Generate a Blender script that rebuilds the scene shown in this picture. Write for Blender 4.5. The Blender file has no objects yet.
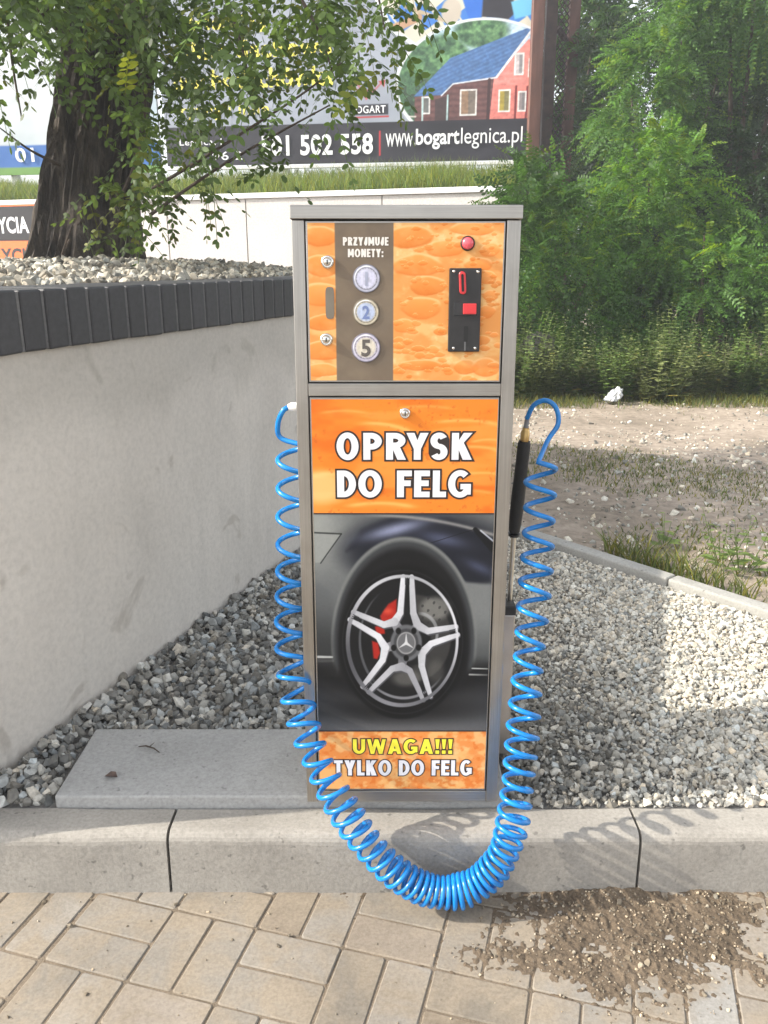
import bpy, bmesh, math, random
import numpy as np
from mathutils import Vector, Matrix, noise as mnoise

random.seed(7)
RNG = np.random.default_rng(11)
PI = math.pi
R = math.radians
sc = bpy.context.scene
C = sc.collection

# ------------------------------------------------------------------ camera, sky, sun, exposure
CAM_H, FPX, TILT = 1.114, 817.0, R(17)
cam = bpy.data.cameras.new("camera")
cam.sensor_fit = 'VERTICAL'
cam.sensor_height = 24.0
cam.lens = FPX / 1024 * 24.0
cam.clip_start, cam.clip_end = 0.05, 2000
cam_o = bpy.data.objects.new("camera", cam)
cam_o.location = (0, 0, CAM_H)
cam_o.rotation_euler = (PI / 2 - TILT, 0, 0)
C.objects.link(cam_o)
sc.camera = cam_o

SUN_EL = R(34)
sun_dir = Vector((0.992 * math.cos(SUN_EL), 0.125 * math.cos(SUN_EL), -math.sin(SUN_EL)))   # travel of the light
world = bpy.data.worlds.new("World")
sc.world = world
world.use_nodes = True
wn = world.node_tree.nodes
sky = wn.new('ShaderNodeTexSky')
sky.sky_type = 'NISHITA'
sky.sun_disc = False
sky.sun_elevation = SUN_EL
sky.sun_rotation = R(263)
sky.air_density = 1.0
sky.dust_density = 2.5
sky.ozone_density = 1.0
hazy = wn.new('ShaderNodeHueSaturation')          # a milky summer sky: paler than the clear-air model
hazy.inputs['Saturation'].default_value = .28
world.node_tree.links.new(sky.outputs[0], hazy.inputs['Color'])
world.node_tree.links.new(hazy.outputs[0], wn['Background'].inputs[0])
wn['Background'].inputs[1].default_value = 0.15
sun = bpy.data.lights.new("sun", 'SUN')
sun.energy = 2.5
sun.angle = R(0.6)
sun.color = (1.0, 0.93, 0.82)
sun_o = bpy.data.objects.new("sun", sun)
sun_o.location = (-6, -2, 8)
sun_o.rotation_euler = sun_dir.to_track_quat('-Z', 'Y').to_euler()
C.objects.link(sun_o)
sc.view_settings.view_transform = 'Standard'
sc.view_settings.look = 'None'
sc.view_settings.gamma = 1
sc.view_settings.use_curve_mapping = False
sc.view_settings.exposure = 1.5

# ------------------------------------------------------------------ helpers
def lin(c):
    c = np.asarray(c, float) / 255.0
    return np.where(c <= 0.04045, c / 12.92, ((c + 0.055) / 1.055) ** 2.4)

def L3(r, g, b):
    return tuple(float(x) for x in lin((r, g, b)))

def at(px, py, Y=None, z=None):
    """where a photographed point stands, given its distance or its height"""
    a = (px - 384) / FPX
    b = (py - 512) / FPX
    d = (a, math.cos(TILT) - b * math.sin(TILT), -math.sin(TILT) - b * math.cos(TILT))
    s = (z - CAM_H) / d[2] if z is not None else Y / d[1]
    return Vector((d[0] * s, d[1] * s, CAM_H + d[2] * s))

def tag(o, label=None, cat=None, group=None, kind=None):
    if label: o['label'] = label
    if cat: o['category'] = cat
    if group: o['group'] = group
    if kind: o['kind'] = kind
    return o

def thing(name, label, cat, loc=(0, 0, 0), rot=(0, 0, 0), group=None):
    o = bpy.data.objects.new(name, None)
    o.empty_display_size = 0.1
    o.location = loc
    o.rotation_euler = rot
    C.objects.link(o)
    return tag(o, label, cat, group)

def link(name, me, mat=None, parent=None):
    o = bpy.data.objects.new(name, me)
    if mat is not None:
        me.materials.append(mat)
    C.objects.link(o)
    if parent is not None:
        o.parent = parent
    return o

def np_mesh(name, verts, loops, counts, smooth=False, tint=None):
    me = bpy.data.meshes.new(name)
    verts = np.ascontiguousarray(verts, np.float32)
    loops = np.ascontiguousarray(loops, np.int32)
    counts = np.ascontiguousarray(counts, np.int32)
    me.vertices.add(len(verts))
    me.vertices.foreach_set('co', verts.ravel())
    me.loops.add(len(loops))
    me.loops.foreach_set('vertex_index', loops)
    me.polygons.add(len(counts))
    starts = np.concatenate(([0], np.cumsum(counts)[:-1])).astype(np.int32)
    me.polygons.foreach_set('loop_start', starts)
    me.polygons.foreach_set('loop_total', counts)
    me.polygons.foreach_set('use_smooth', np.full(len(counts), smooth))
    me.update(calc_edges=True)
    if tint is not None:
        at_ = me.color_attributes.new('tint', 'FLOAT_COLOR', 'POINT')
        t = np.ones((len(verts), 4), np.float32)
        t[:, :3] = tint
        at_.data.foreach_set('color', t.ravel())
    me.validate()
    return me

class MB:
    """collects boxes, tubes, prisms and lathes; build() links them as one mesh object"""
    def __init__(self):
        self.v, self.f, self.s = [], [], []
    def add(self, vs, fs, smooth=False):
        o = len(self.v)
        self.v += [tuple(v) for v in vs]
        self.f += [[i + o for i in f] for f in fs]
        self.s += [smooth] * len(fs)
        return self
    def box(self, x0, x1, y0, y1, z0, z1, M=None):
        vs = [Vector((x, y, z)) for z in (z0, z1) for y in (y0, y1) for x in (x0, x1)]
        if M is not None: vs = [M @ v for v in vs]
        return self.add(vs, [(0, 2, 3, 1), (4, 5, 7, 6), (0, 1, 5, 4), (2, 6, 7, 3), (0, 4, 6, 2), (1, 3, 7, 5)])
    def prism(self, pts, y0, y1, M=None):
        """outline in x,z extruded along y"""
        n = len(pts)
        vs = [Vector((p[0], y0, p[1])) for p in pts] + [Vector((p[0], y1, p[1])) for p in pts]
        if M is not None: vs = [M @ v for v in vs]
        fs = [list(range(n)), list(range(2 * n - 1, n - 1, -1))]
        fs += [[(i + 1) % n, i, i + n, (i + 1) % n + n] for i in range(n)]
        return self.add(vs, fs)
    def slab(self, pts, z0, z1):
        n = len(pts)
        vs = [(p[0], p[1], z0) for p in pts] + [(p[0], p[1], z1) for p in pts]
        fs = [list(range(n - 1, -1, -1)), list(range(n, 2 * n))]
        fs += [[i, (i + 1) % n, (i + 1) % n + n, i + n] for i in range(n)]
        return self.add(vs, fs)
    def lathe(self, prof, M, n=24):
        """prof: (radius, height) pairs along local z"""
        vs, fs = [], []
        for r, h in prof:
            for k in range(n):
                a = 2 * PI * k / n
                vs.append(M @ Vector((r * math.cos(a), r * math.sin(a), h)))
        m = len(prof)
        for j in range(m - 1):
            for k in range(n):
                fs.append([j * n + k, j * n + (k + 1) % n, (j + 1) * n + (k + 1) % n, (j + 1) * n + k])
        self.add(vs, fs, True)
        self.add([vs[k] for k in range(n)], [list(range(n - 1, -1, -1))])
        self.add([vs[(m - 1) * n + k] for k in range(n)], [list(range(n))])
        return self
    def tube(self, pts, rad, n=8, wob=0.0, seed=0):
        pts = [Vector(p) for p in pts]
        rads = rad if hasattr(rad, '__len__') else [rad] * len(pts)
        vs, fs = [], []
        up = None
        for i, p in enumerate(pts):
            t = (pts[min(i + 1, len(pts) - 1)] - pts[max(i - 1, 0)]).normalized()
            if up is None:
                up = Vector((0, 0, 1)) if abs(t.z) < .9 else Vector((1, 0, 0))
            a = (up - t * up.dot(t)).normalized()
            up = a
            b = t.cross(a)
            for k in range(n):
                th = 2 * PI * k / n
                r = rads[i]
                if wob:
                    r *= 1 + wob * mnoise.noise(Vector((math.cos(th) * 2.5 + seed, math.sin(th) * 2.5, i * .25)))
                vs.append(p + (a * math.cos(th) + b * math.sin(th)) * r)
        for i in range(len(pts) - 1):
            for k in range(n):
                fs.append([i * n + k, i * n + (k + 1) % n, (i + 1) * n + (k + 1) % n, (i + 1) * n + k])
        self.add(vs, fs, True)
        self.add([vs[k] for k in range(n)], [list(range(n - 1, -1, -1))])
        self.add([vs[-n + k] for k in range(n)], [list(range(n))])
        return self
    def mesh(self, name):
        me = bpy.data.meshes.new(name)
        me.from_pydata(self.v, [], self.f)
        me.polygons.foreach_set('use_smooth', self.s)
        me.update()
        return me
    def build(self, name, mat, parent=None, bevel=0, seg=2, loc=None):
        me = self.mesh(name)
        if bevel:
            bm = bmesh.new()
            bm.from_mesh(me)
            es = [e for e in bm.edges if len(e.link_faces) == 2 and e.calc_face_angle(0) > R(40)]
            bmesh.ops.bevel(bm, geom=es, offset=bevel, segments=seg, profile=.5, affect='EDGES', clamp_overlap=True)
            bm.to_mesh(me)
            bm.free()
        o = link(name, me, mat, parent)
        if loc is not None: o.location = loc
        return o

ROT_FRONT = Matrix.Rotation(PI / 2, 4, 'X')       # local +z of a lathe turned to face -y

def face_front(x, y, z):
    return Matrix.Translation((x, y, z)) @ ROT_FRONT

# ---- materials
def mat_new(name):
    m = bpy.data.materials.new(name)
    m.use_nodes = True
    return m, m.node_tree.nodes, m.node_tree.links, m.node_tree.nodes['Principled BSDF']

def noise_node(N, Lk, scale, detail=4, rough=.55, coord='Object', stretch=None, dist=0.0):
    tc = N.new('ShaderNodeTexCoord')
    src = tc.outputs[coord]
    if stretch:
        mp = N.new('ShaderNodeMapping')
        mp.inputs['Scale'].default_value = stretch
        Lk.new(src, mp.inputs[0])
        src = mp.outputs[0]
    n = N.new('ShaderNodeTexNoise')
    n.inputs['Scale'].default_value = scale
    n.inputs['Detail'].default_value = detail
    n.inputs['Roughness'].default_value = rough
    n.inputs['Distortion'].default_value = dist
    Lk.new(src, n.inputs['Vector'])
    return n

def ramp(N, Lk, src, stops):
    r = N.new('ShaderNodeValToRGB')
    el = r.color_ramp.elements
    while len(el) < len(stops): el.new(0.5)
    for e, (p, c) in zip(el, stops):
        e.position = p
        e.color = (*c, 1)
    Lk.new(src, r.inputs[0])
    return r

def mix(N, Lk, a, b, f, mode='MIX'):
    m = N.new('ShaderNodeMix')
    m.data_type = 'RGBA'
    m.blend_type = mode
    for s, v in ((m.inputs[6], a), (m.inputs[7], b), (m.inputs[0], f)):
        if hasattr(v, 'is_linked'): Lk.new(v, s)
        elif isinstance(v, (int, float)): s.default_value = v
        else: s.default_value = (*v, 1)
    return m.outputs[2]

def bump(N, Lk, bsdf, src, strength, dist=.01, prev=None):
    b = N.new('ShaderNodeBump')
    b.inputs['Strength'].default_value = strength
    b.inputs['Distance'].default_value = dist
    Lk.new(src, b.inputs['Height'])
    if prev: Lk.new(prev.outputs[0], b.inputs['Normal'])
    Lk.new(b.outputs[0], bsdf.inputs['Normal'])
    return b

def simple(name, col, rough=.5, metal=0, var=.12, scale=30, coat=0, bmp=0, stretch=None, emit=None):
    m, N, Lk, b = mat_new(name)
    n = noise_node(N, Lk, scale, stretch=stretch)
    lo = tuple(c * (1 - var) for c in col)
    hi = tuple(min(1, c * (1 + var)) for c in col)
    r = ramp(N, Lk, n.outputs[0], [(.3, lo), (.7, hi)])
    Lk.new(r.outputs[0], b.inputs['Base Color'])
    b.inputs['Roughness'].default_value = rough
    b.inputs['Metallic'].default_value = metal
    b.inputs['Coat Weight'].default_value = coat
    if bmp: bump(N, Lk, b, n.outputs[0], bmp)
    return m

def tint_mat(name, rough=.6, transl=0.0, spec=.5, coat=0, scale=0, var=.15):
    """colour from the mesh's own colour attribute (printed pictures, leaf and stone variety)"""
    m, N, Lk, b = mat_new(name)
    a = N.new('ShaderNodeAttribute')
    a.attribute_name = 'tint'
    col = a.outputs['Color']
    if scale:
        n = noise_node(N, Lk, scale, 3)
        r = ramp(N, Lk, n.outputs[0], [(.3, (1 - var,) * 3), (.7, (1 + var,) * 3)])
        col = mix(N, Lk, col, r.outputs[0], 1.0, 'MULTIPLY')
    Lk.new(col, b.inputs['Base Color'])
    b.inputs['Roughness'].default_value = rough
    b.inputs['Specular IOR Level'].default_value = spec
    b.inputs['Coat Weight'].default_value = coat
    b.inputs['Coat Roughness'].default_value = .15
    if transl:
        t = N.new('ShaderNodeBsdfTranslucent')
        hs = N.new('ShaderNodeHueSaturation')
        hs.inputs['Value'].default_value = 1.6
        hs.inputs['Saturation'].default_value = 1.1
        hs.inputs['Hue'].default_value = .485
        Lk.new(col, hs.inputs['Color'])
        Lk.new(hs.outputs[0], t.inputs['Color'])
        ms = N.new('ShaderNodeMixShader')
        ms.inputs[0].default_value = transl
        out = N['Material Output']
        Lk.new(b.outputs[0], ms.inputs[1])
        Lk.new(t.outputs[0], ms.inputs[2])
        Lk.new(ms.outputs[0], out.inputs[0])
    return m

def steel(name, axis, base=(.44, .42, .39), rough=.34):
    m, N, Lk, b = mat_new(name)
    st = {'x': (2, 150, 150), 'z': (150, 150, 2)}[axis]
    n = noise_node(N, Lk, 3.0, 5, .7, stretch=st)
    n2 = noise_node(N, Lk, 7.0, 4, .6)
    r = ramp(N, Lk, n.outputs[0], [(.25, tuple(c * .82 for c in base)), (.75, tuple(min(1, c * 1.15) for c in base))])
    r2 = ramp(N, Lk, n2.outputs[0], [(.35, (.86, .85, .84)), (.65, (1, 1, 1))])
    Lk.new(mix(N, Lk, r.outputs[0], r2.outputs[0], 1.0, 'MULTIPLY'), b.inputs['Base Color'])
    b.inputs['Metallic'].default_value = 1
    mr = N.new('ShaderNodeMapRange')
    mr.inputs[3].default_value = rough - .07
    mr.inputs[4].default_value = rough + .12
    Lk.new(n2.outputs[0], mr.inputs[0])
    Lk.new(mr.outputs[0], b.inputs['Roughness'])
    bump(N, Lk, b, n.outputs[0], .12, .001)
    return m

M = {}
M['steel_v'] = steel('brushed steel upright', 'z')
M['steel_h'] = steel('brushed steel rail', 'x')
M['chrome'] = simple('chrome lock', (.75, .73, .68), .16, 1, .05)
M['brass'] = simple('brass', (.55, .36, .14), .35, 1, .15, 60)
M['gap'] = simple('dark gap', (.012, .012, .012), .8)
M['black_plastic'] = simple('black plastic', (.018, .017, .017), .42, 0, .2, 80)
M['black_rubber'] = simple('black grip', (.014, .013, .012), .6, 0, .2, 90, bmp=.15)
M['red_plastic'] = simple('red plastic', (.62, .035, .04), .35, 0, .1)
M['pink_lamp'] = simple('indicator lens', (.75, .10, .13), .2, 0, .12, 50, coat=.6)
M['print_white'] = simple('white print', (.80, .79, .82), .3, 0, .02, coat=.3)
M['print_black'] = simple('black print', (.022, .016, .016), .3, 0, .1, coat=.3)
M['print_yellow'] = simple('yellow print', (.86, .76, .05), .3, 0, .02, coat=.3)
M['print_cream'] = simple('cream print', (.72, .68, .62), .4, 0, .04)
M['print'] = tint_mat('glossy printed vinyl', .5, 0, .22, 0)
M['banner'] = tint_mat('banner vinyl print', .5, 0, .4)
M['banner_yellow'] = simple('banner yellow', (.80, .72, .10), .5, 0, .04)
M['banner_white'] = simple('banner white', (.80, .80, .80), .5, 0, .03)
M['banner_red'] = simple('banner red', (.55, .08, .08), .5, 0, .05)
M['banner_black'] = simple('banner black', (.03, .028, .035), .5, 0, .1)
M['orange_sign'] = simple('orange sign face', (.80, .16, .03), .45, 0, .04)
M['white_metal'] = simple('white coated metal', (.68, .67, .66), .45, 0, .06, 4)
M['rust_post'] = simple('rusty brown paint', (.13, .055, .038), .65, 0, .35, 12, bmp=.3, stretch=(1, 1, .2))
M['dark_rust'] = simple('dark rusty steel', (.055, .028, .022), .7, 0, .35, 12, bmp=.3)
M['steel_tube'] = simple('dull steel tube', (.50, .46, .42), .42, 1, .12, 14)
M['white_plastic'] = simple('white fitting', (.82, .81, .78), .4, 0, .04)
M['leaf'] = tint_mat('leaves', .5, .42, .35)
M['grass'] = tint_mat('grass blades', .6, .3, .3)
M['stone'] = tint_mat('crushed stone', .8, 0, .3, 0, 90, .22)
M['twig'] = simple('twig bark', (.07, .05, .035), .85, 0, .3, 40)

def m_bark():
    m, N, Lk, b = mat_new('furrowed bark')
    n = noise_node(N, Lk, 11, 8, .72, stretch=(1, 1, .24), dist=.9)
    n2 = noise_node(N, Lk, 55, 5, .7, stretch=(1, 1, .45))
    r = ramp(N, Lk, n.outputs[0], [(.32, (.011, .009, .008)), (.48, (.055, .043, .035)), (.68, (.15, .122, .10))])
    r2 = ramp(N, Lk, n2.outputs[0], [(.3, (.65, .65, .65)), (.7, (1.2, 1.18, 1.1))])
    Lk.new(mix(N, Lk, r.outputs[0], r2.outputs[0], 1, 'MULTIPLY'), b.inputs['Base Color'])
    b.inputs['Roughness'].default_value = .9
    p = bump(N, Lk, b, n.outputs[0], 1.0, .05)
    bump(N, Lk, b, n2.outputs[0], .5, .012, p)
    return m
M['bark'] = m_bark()

def m_plaster():
    m, N, Lk, b = mat_new('trowelled cement plaster')
    big = noise_node(N, Lk, 1.6, 5, .6)
    streak = noise_node(N, Lk, 4.0, 4, .6, stretch=(1.2, 1.2, .35), dist=.6)
    blot = noise_node(N, Lk, 6.5, 3, .5, dist=.8)
    fine = noise_node(N, Lk, 60, 5, .7)
    base = ramp(N, Lk, big.outputs[0], [(.3, (.56, .52, .465)), (.7, (.64, .60, .54))])
    st = ramp(N, Lk, streak.outputs[0], [(.30, (.90, .90, .90)), (.5, (1, 1, 1)), (.75, (1.04, 1.035, 1.03))])
    c = mix(N, Lk, base.outputs[0], st.outputs[0], 1, 'MULTIPLY')
    bl = ramp(N, Lk, blot.outputs[0], [(.66, (0, 0, 0)), (.72, (.5, .5, .5))])
    c = mix(N, Lk, c, (.36, .32, .27), bl.outputs[0])
    # damp weathered band just under the coping
    tc = N.new('ShaderNodeTexCoord')
    sx = N.new('ShaderNodeSeparateXYZ')
    Lk.new(tc.outputs['Object'], sx.inputs[0])
    ad = N.new('ShaderNodeMath'); ad.operation = 'MULTIPLY_ADD'
    Lk.new(streak.outputs[0], ad.inputs[0]); ad.inputs[1].default_value = .35
    Lk.new(sx.outputs[2], ad.inputs[2])
    wr = ramp(N, Lk, ad.outputs[0], [(.86, (0, 0, 0)), (1.22, (.42, .42, .42))])
    wr.color_ramp.interpolation = 'EASE'
    c = mix(N, Lk, c, (.32, .30, .26), wr.outputs[0])
    ff = ramp(N, Lk, fine.outputs[0], [(.25, (.86, .86, .86)), (.6, (1.04, 1.04, 1.04))])
    Lk.new(mix(N, Lk, c, ff.outputs[0], 1, 'MULTIPLY'), b.inputs['Base Color'])
    b.inputs['Roughness'].default_value = .85
    p = bump(N, Lk, b, streak.outputs[0], .25, .012)
    bump(N, Lk, b, fine.outputs[0], .25, .003, p)
    return m
M['plaster'] = m_plaster()

def m_concrete(name, lo, hi, spot, sc_=1.0):
    m, N, Lk, b = mat_new(name)
    big = noise_node(N, Lk, 5 * sc_, 5, .6)
    fine = noise_node(N, Lk, 130 * sc_, 4, .7)
    pit = noise_node(N, Lk, 55 * sc_, 2, .5)
    base = ramp(N, Lk, big.outputs[0], [(.3, lo), (.7, hi)])
    ff = ramp(N, Lk, fine.outputs[0], [(.28, (.76, .76, .75)), (.62, (1.06, 1.06, 1.06))])
    pp = ramp(N, Lk, pit.outputs[0], [(.27, spot), (.33, (1, 1, 1))])
    c = mix(N, Lk, base.outputs[0], ff.outputs[0], 1, 'MULTIPLY')
    Lk.new(mix(N, Lk, c, pp.outputs[0], 1, 'MULTIPLY'), b.inputs['Base Color'])
    b.inputs['Roughness'].default_value = .88
    p = bump(N, Lk, b, fine.outputs[0], .35, .002)
    bump(N, Lk, b, pit.outputs[0], .2, .004, p)
    return m
M['kerb'] = m_concrete('kerb concrete', (.27, .25, .22), (.37, .345, .305), (.6, .6, .6))
M['slab'] = m_concrete('slab concrete', (.33, .325, .31), (.42, .415, .40), (.7, .7, .7))
M['edging'] = m_concrete('edging concrete', (.34, .33, .30), (.43, .42, .39), (.6, .6, .6))
M['panel'] = m_concrete('pale rendered panel', (.50, .475, .45), (.57, .545, .52), (.95, .95, .95), .4)
M['clinker'] = tint_mat('dark clinker brick', .55, 0, .5, 0, 70, .25)
M['mortar'] = m_concrete('grey mortar', (.10, .10, .10), (.17, .165, .16), (.7, .7, .7))

def m_paver():
    m, N, Lk, b = mat_new('sandy paver')
    a = N.new('ShaderNodeAttribute'); a.attribute_name = 'tint'
    big = noise_node(N, Lk, 5, 5, .6)
    fine = noise_node(N, Lk, 150, 4, .7)
    dust = noise_node(N, Lk, 9, 5, .65, dist=.5)
    d = ramp(N, Lk, dust.outputs[0], [(.40, (0, 0, 0)), (.60, (.90, .90, .90))])
    c = mix(N, Lk, a.outputs['Color'], (.255, .212, .158), d.outputs[0])
    g = ramp(N, Lk, big.outputs[0], [(.3, (.85, .85, .85)), (.7, (1.1, 1.1, 1.1))])
    c = mix(N, Lk, c, g.outputs[0], 1, 'MULTIPLY')
    ff = ramp(N, Lk, fine.outputs[0], [(.3, (.78, .77, .75)), (.62, (1.06, 1.06, 1.06))])
    Lk.new(mix(N, Lk, c, ff.outputs[0], 1, 'MULTIPLY'), b.inputs['Base Color'])
    b.inputs['Roughness'].default_value = .9
    p = bump(N, Lk, b, fine.outputs[0], .35, .002)
    bump(N, Lk, b, dust.outputs[0], .25, .006, p)
    return m
M['paver'] = m_paver()

def m_soil(name, stops, sc_, bumpd=.01):
    m, N, Lk, b = mat_new(name)
    big = noise_node(N, Lk, sc_, 6, .65, dist=.3)
    fine = noise_node(N, Lk, sc_ * 22, 5, .75)
    base = ramp(N, Lk, big.outputs[0], stops)
    ff = ramp(N, Lk, fine.outputs[0], [(.3, (.62, .6, .58)), (.65, (1.15, 1.14, 1.12))])
    Lk.new(mix(N, Lk, base.outputs[0], ff.outputs[0], 1, 'MULTIPLY'), b.inputs['Base Color'])
    b.inputs['Roughness'].default_value = .95
    bump(N, Lk, b, fine.outputs[0], .6, bumpd)
    return m
M['dirt'] = m_soil('trodden sandy dirt', [(.30, (.19, .155, .115)), (.48, (.32, .265, .21)), (.7, (.44, .37, .305))], .8, .02)
M['soil'] = m_soil('brown grit soil', [(.3, (.095, .070, .046)), (.7, (.18, .137, .094))], 9, .006)
M['joint'] = m_soil('joint sand', [(.3, (.14, .112, .08)), (.7, (.26, .21, .155))], 12, .006)
M['bed'] = m_soil('gravel fines', [(.3, (.17, .165, .155)), (.7, (.26, .25, .235))], 10)
M['bank'] = m_soil('mossy earth', [(.3, (.05, .06, .02)), (.7, (.10, .12, .04))], 2)
M['far'] = m_soil('far ground', [(.3, (.20, .18, .14)), (.7, (.30, .27, .22))], .2, .02)

def m_hose():
    m, N, Lk, b = mat_new('blue polyurethane hose')
    n = noise_node(N, Lk, 40, 3)
    r = ramp(N, Lk, n.outputs[0], [(.3, (.002, .17, .50)), (.7, (.003, .225, .62))])
    Lk.new(r.outputs[0], b.inputs['Base Color'])
    b.inputs['Roughness'].default_value = .22
    b.inputs['Coat Weight'].default_value = .3
    b.inputs['Subsurface Weight'].default_value = .15
    b.inputs['Subsurface Radius'].default_value = (.002, .004, .01)
    return m
M['hose'] = m_hose()

# ---- flat lettering
def letter_mesh(text, offset, spacing, res=4):
    cu = bpy.data.curves.new('lettering', 'FONT')
    cu.body = text
    cu.offset = offset
    cu.space_character = spacing
    cu.resolution_u = res
    o = bpy.data.objects.new('lettering', cu)
    C.objects.link(o)
    bpy.context.view_layer.update()
    dg = bpy.context.evaluated_depsgraph_get()
    me = bpy.data.meshes.new_from_object(o.evaluated_get(dg))
    bpy.data.objects.remove(o)
    bpy.data.curves.remove(cu)
    n = len(me.vertices)
    v = np.empty(n * 3, np.float32)
    me.vertices.foreach_get('co', v)
    return me, v.reshape(-1, 3)

def lettering(text, box, y, mat, parent, fill=.03, outline=0, omat=None, spacing=1.08, slope=0, M4=None, shear=0):
    """text fitted to box (x0, x1, z0, z1) of the parent's front plane; an outline is a wider print under it"""
    _, ref = letter_mesh(text, fill, spacing)
    x0, x1, z0, z1 = box
    lo, hi = ref.min(0), ref.max(0)
    sx, sz = (x1 - x0) / (hi[0] - lo[0]), (z1 - z0) / (hi[1] - lo[1])
    def put(off, yy, mt):
        me, v = letter_mesh(text, off, spacing)
        w = np.empty_like(v)
        w[:, 0] = x0 + (v[:, 0] - lo[0]) * sx
        w[:, 2] = z0 + (v[:, 1] - lo[1]) * sz
        w[:, 0] += (w[:, 2] - z0) * shear
        w[:, 2] += (w[:, 0] - x0) * slope
        w[:, 1] = yy
        if M4 is not None:
            mm = np.array(M4)
            w = w @ mm[:3, :3].T + mm[:3, 3]
        me.vertices.foreach_set('co', np.ascontiguousarray(w, np.float32).ravel())
        me.materials.clear()
        me.update()
        return link('lettering', me, mt, parent)
    if outline:
        put(fill + outline, y, omat)
        return put(fill, y - .0003, mat)
    return put(fill, y, mat)

# ---- printed pictures: a fine grid whose vertices carry the ink
def picture(name, box, y, nx, nz, fn, mat, parent, warp=None, ink=.86):
    x0, x1, z0, z1 = box
    U, V = np.meshgrid(np.linspace(0, 1, nx), np.linspace(0, 1, nz))
    col = fn(U, V)
    X = x0 + (x1 - x0) * U
    Z = z0 + (z1 - z0) * V
    Y = np.full_like(X, y)
    if warp is not None: Y = Y + warp(X, Z)
    verts = np.stack([X, Y, Z], -1).reshape(-1, 3)
    i = np.arange(nx * nz).reshape(nz, nx)
    quads = np.stack([i[:-1, :-1], i[:-1, 1:], i[1:, 1:], i[1:, :-1]], -1).reshape(-1, 4)
    me = np_mesh(name, verts, quads.ravel(), np.full(len(quads), 4), True, lin(np.clip(col, 0, 255)).reshape(-1, 3) * ink)
    return link(name, me, mat, parent)

def sstep(a, b, x):
    t = np.clip((x - a) / (b - a + 1e-9), 0, 1)
    return t * t * (3 - 2 * t)

def over(col, rgb, m):
    m = np.clip(m, 0, 1)[..., None]
    rgb = np.asarray(rgb, float)
    return col * (1 - m) + rgb * m

def ell(X, Y, cx, cy, rx, ry, soft):
    """1 inside the ellipse, soft edge in units of x"""
    d = (np.hypot((X - cx) / rx, (Y - cy) / ry) - 1) * min(rx, ry)
    return 1 - sstep(-soft, soft, d)

def seg(X, Y, ax, ay, bx, by, wa, wb, soft=2.0):
    dx, dy = bx - ax, by - ay
    t = np.clip(((X - ax) * dx + (Y - ay) * dy) / (dx * dx + dy * dy), 0, 1)
    d = np.hypot(X - ax - t * dx, Y - ay - t * dy)
    w = wa + (wb - wa) * t
    return 1 - sstep(-soft, soft, d - w)

def poly(X, Y, pts, soft=2.0):
    """soft mask of a polygon (any winding)"""
    inside = np.zeros(X.shape, bool)
    dist = np.full(X.shape, 1e9)
    n = len(pts)
    for i in range(n):
        ax, ay = pts[i]
        bx, by = pts[(i + 1) % n]
        dx, dy = bx - ax, by - ay
        t = np.clip(((X - ax) * dx + (Y - ay) * dy) / (dx * dx + dy * dy + 1e-9), 0, 1)
        dist = np.minimum(dist, np.hypot(X - ax - t * dx, Y - ay - t * dy))
        if ay != by:
            c = ((ay > Y) != (by > Y)) & (X < (bx - ax) * (Y - ay) / (by - ay) + ax)
            inside ^= c
    return 1 - sstep(-soft, soft, np.where(inside, -dist, dist))

def vnoise(X, Y, seed=0):
    """smooth value noise"""
    r = np.random.default_rng(seed).random((64, 64))
    xi, yi = np.floor(X).astype(int), np.floor(Y).astype(int)
    fx, fy = X - xi, Y - yi
    fx, fy = fx * fx * (3 - 2 * fx), fy * fy * (3 - 2 * fy)
    g = lambda a, b: r[a % 64, b % 64]
    return (g(xi, yi) * (1 - fx) + g(xi + 1, yi) * fx) * (1 - fy) + (g(xi, yi + 1) * (1 - fx) + g(xi + 1, yi + 1) * fx) * fy

def fbm(X, Y, seed=0, oc=4):
    s, a, t = 0, 1, 0
    for k in range(oc):
        s = s + a * vnoise(X * 2 ** k, Y * 2 ** k, seed + k)
        t += a
        a *= .5
    return s / t

# ------------------------------------------------------------------ setting: ground, pavement, kerb, beds
PAVE_Z = -0.138
KERB_F, KERB_B = 1.390, 1.484
WD = Vector((0.3317, 0.9434, 0))            # direction the retaining wall runs
WN = Vector((0.9434, -0.3317, 0))           # its outward normal
W0 = Vector((-0.935, 1.375, 0))             # near outer foot of the wall

def grid_sheet(name, x0, x1, y0, y1, nx, ny, zf, mat):
    X, Y = np.meshgrid(np.linspace(x0, x1, nx), np.linspace(y0, y1, ny))
    v = np.stack([X, Y, zf(X, Y)], -1).reshape(-1, 3)
    i = np.arange(nx * ny).reshape(ny, nx)
    q = np.stack([i[:-1, :-1], i[:-1, 1:], i[1:, 1:], i[1:, :-1]], -1).reshape(-1, 4)
    return link(name, np_mesh(name, v, q.ravel(), np.full(len(q), 4), True), mat)

g = MB()
g.add([(-400, -400, -.20), (400, -400, -.20), (400, 400, -.20), (-400, 400, -.20)], [(0, 1, 2, 3)])
tag(g.build('ground', M['far']), 'wide flat ground reaching the horizon under everything', 'ground', kind='structure')

def yard_z(X, Y):
    return -.012 + .05 * (fbm(X * .9, Y * .9, 3) - .5) * sstep(3.2, 5, Y) + .02 * (fbm(X * 5, Y * 5, 5) - .5)
tag(grid_sheet('yard', -9, 16, 1.50, 22, 220, 200, yard_z, M['dirt']),
    'bare sandy dirt yard with tufts of grass behind the gravel bed', 'ground', kind='structure')

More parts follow.
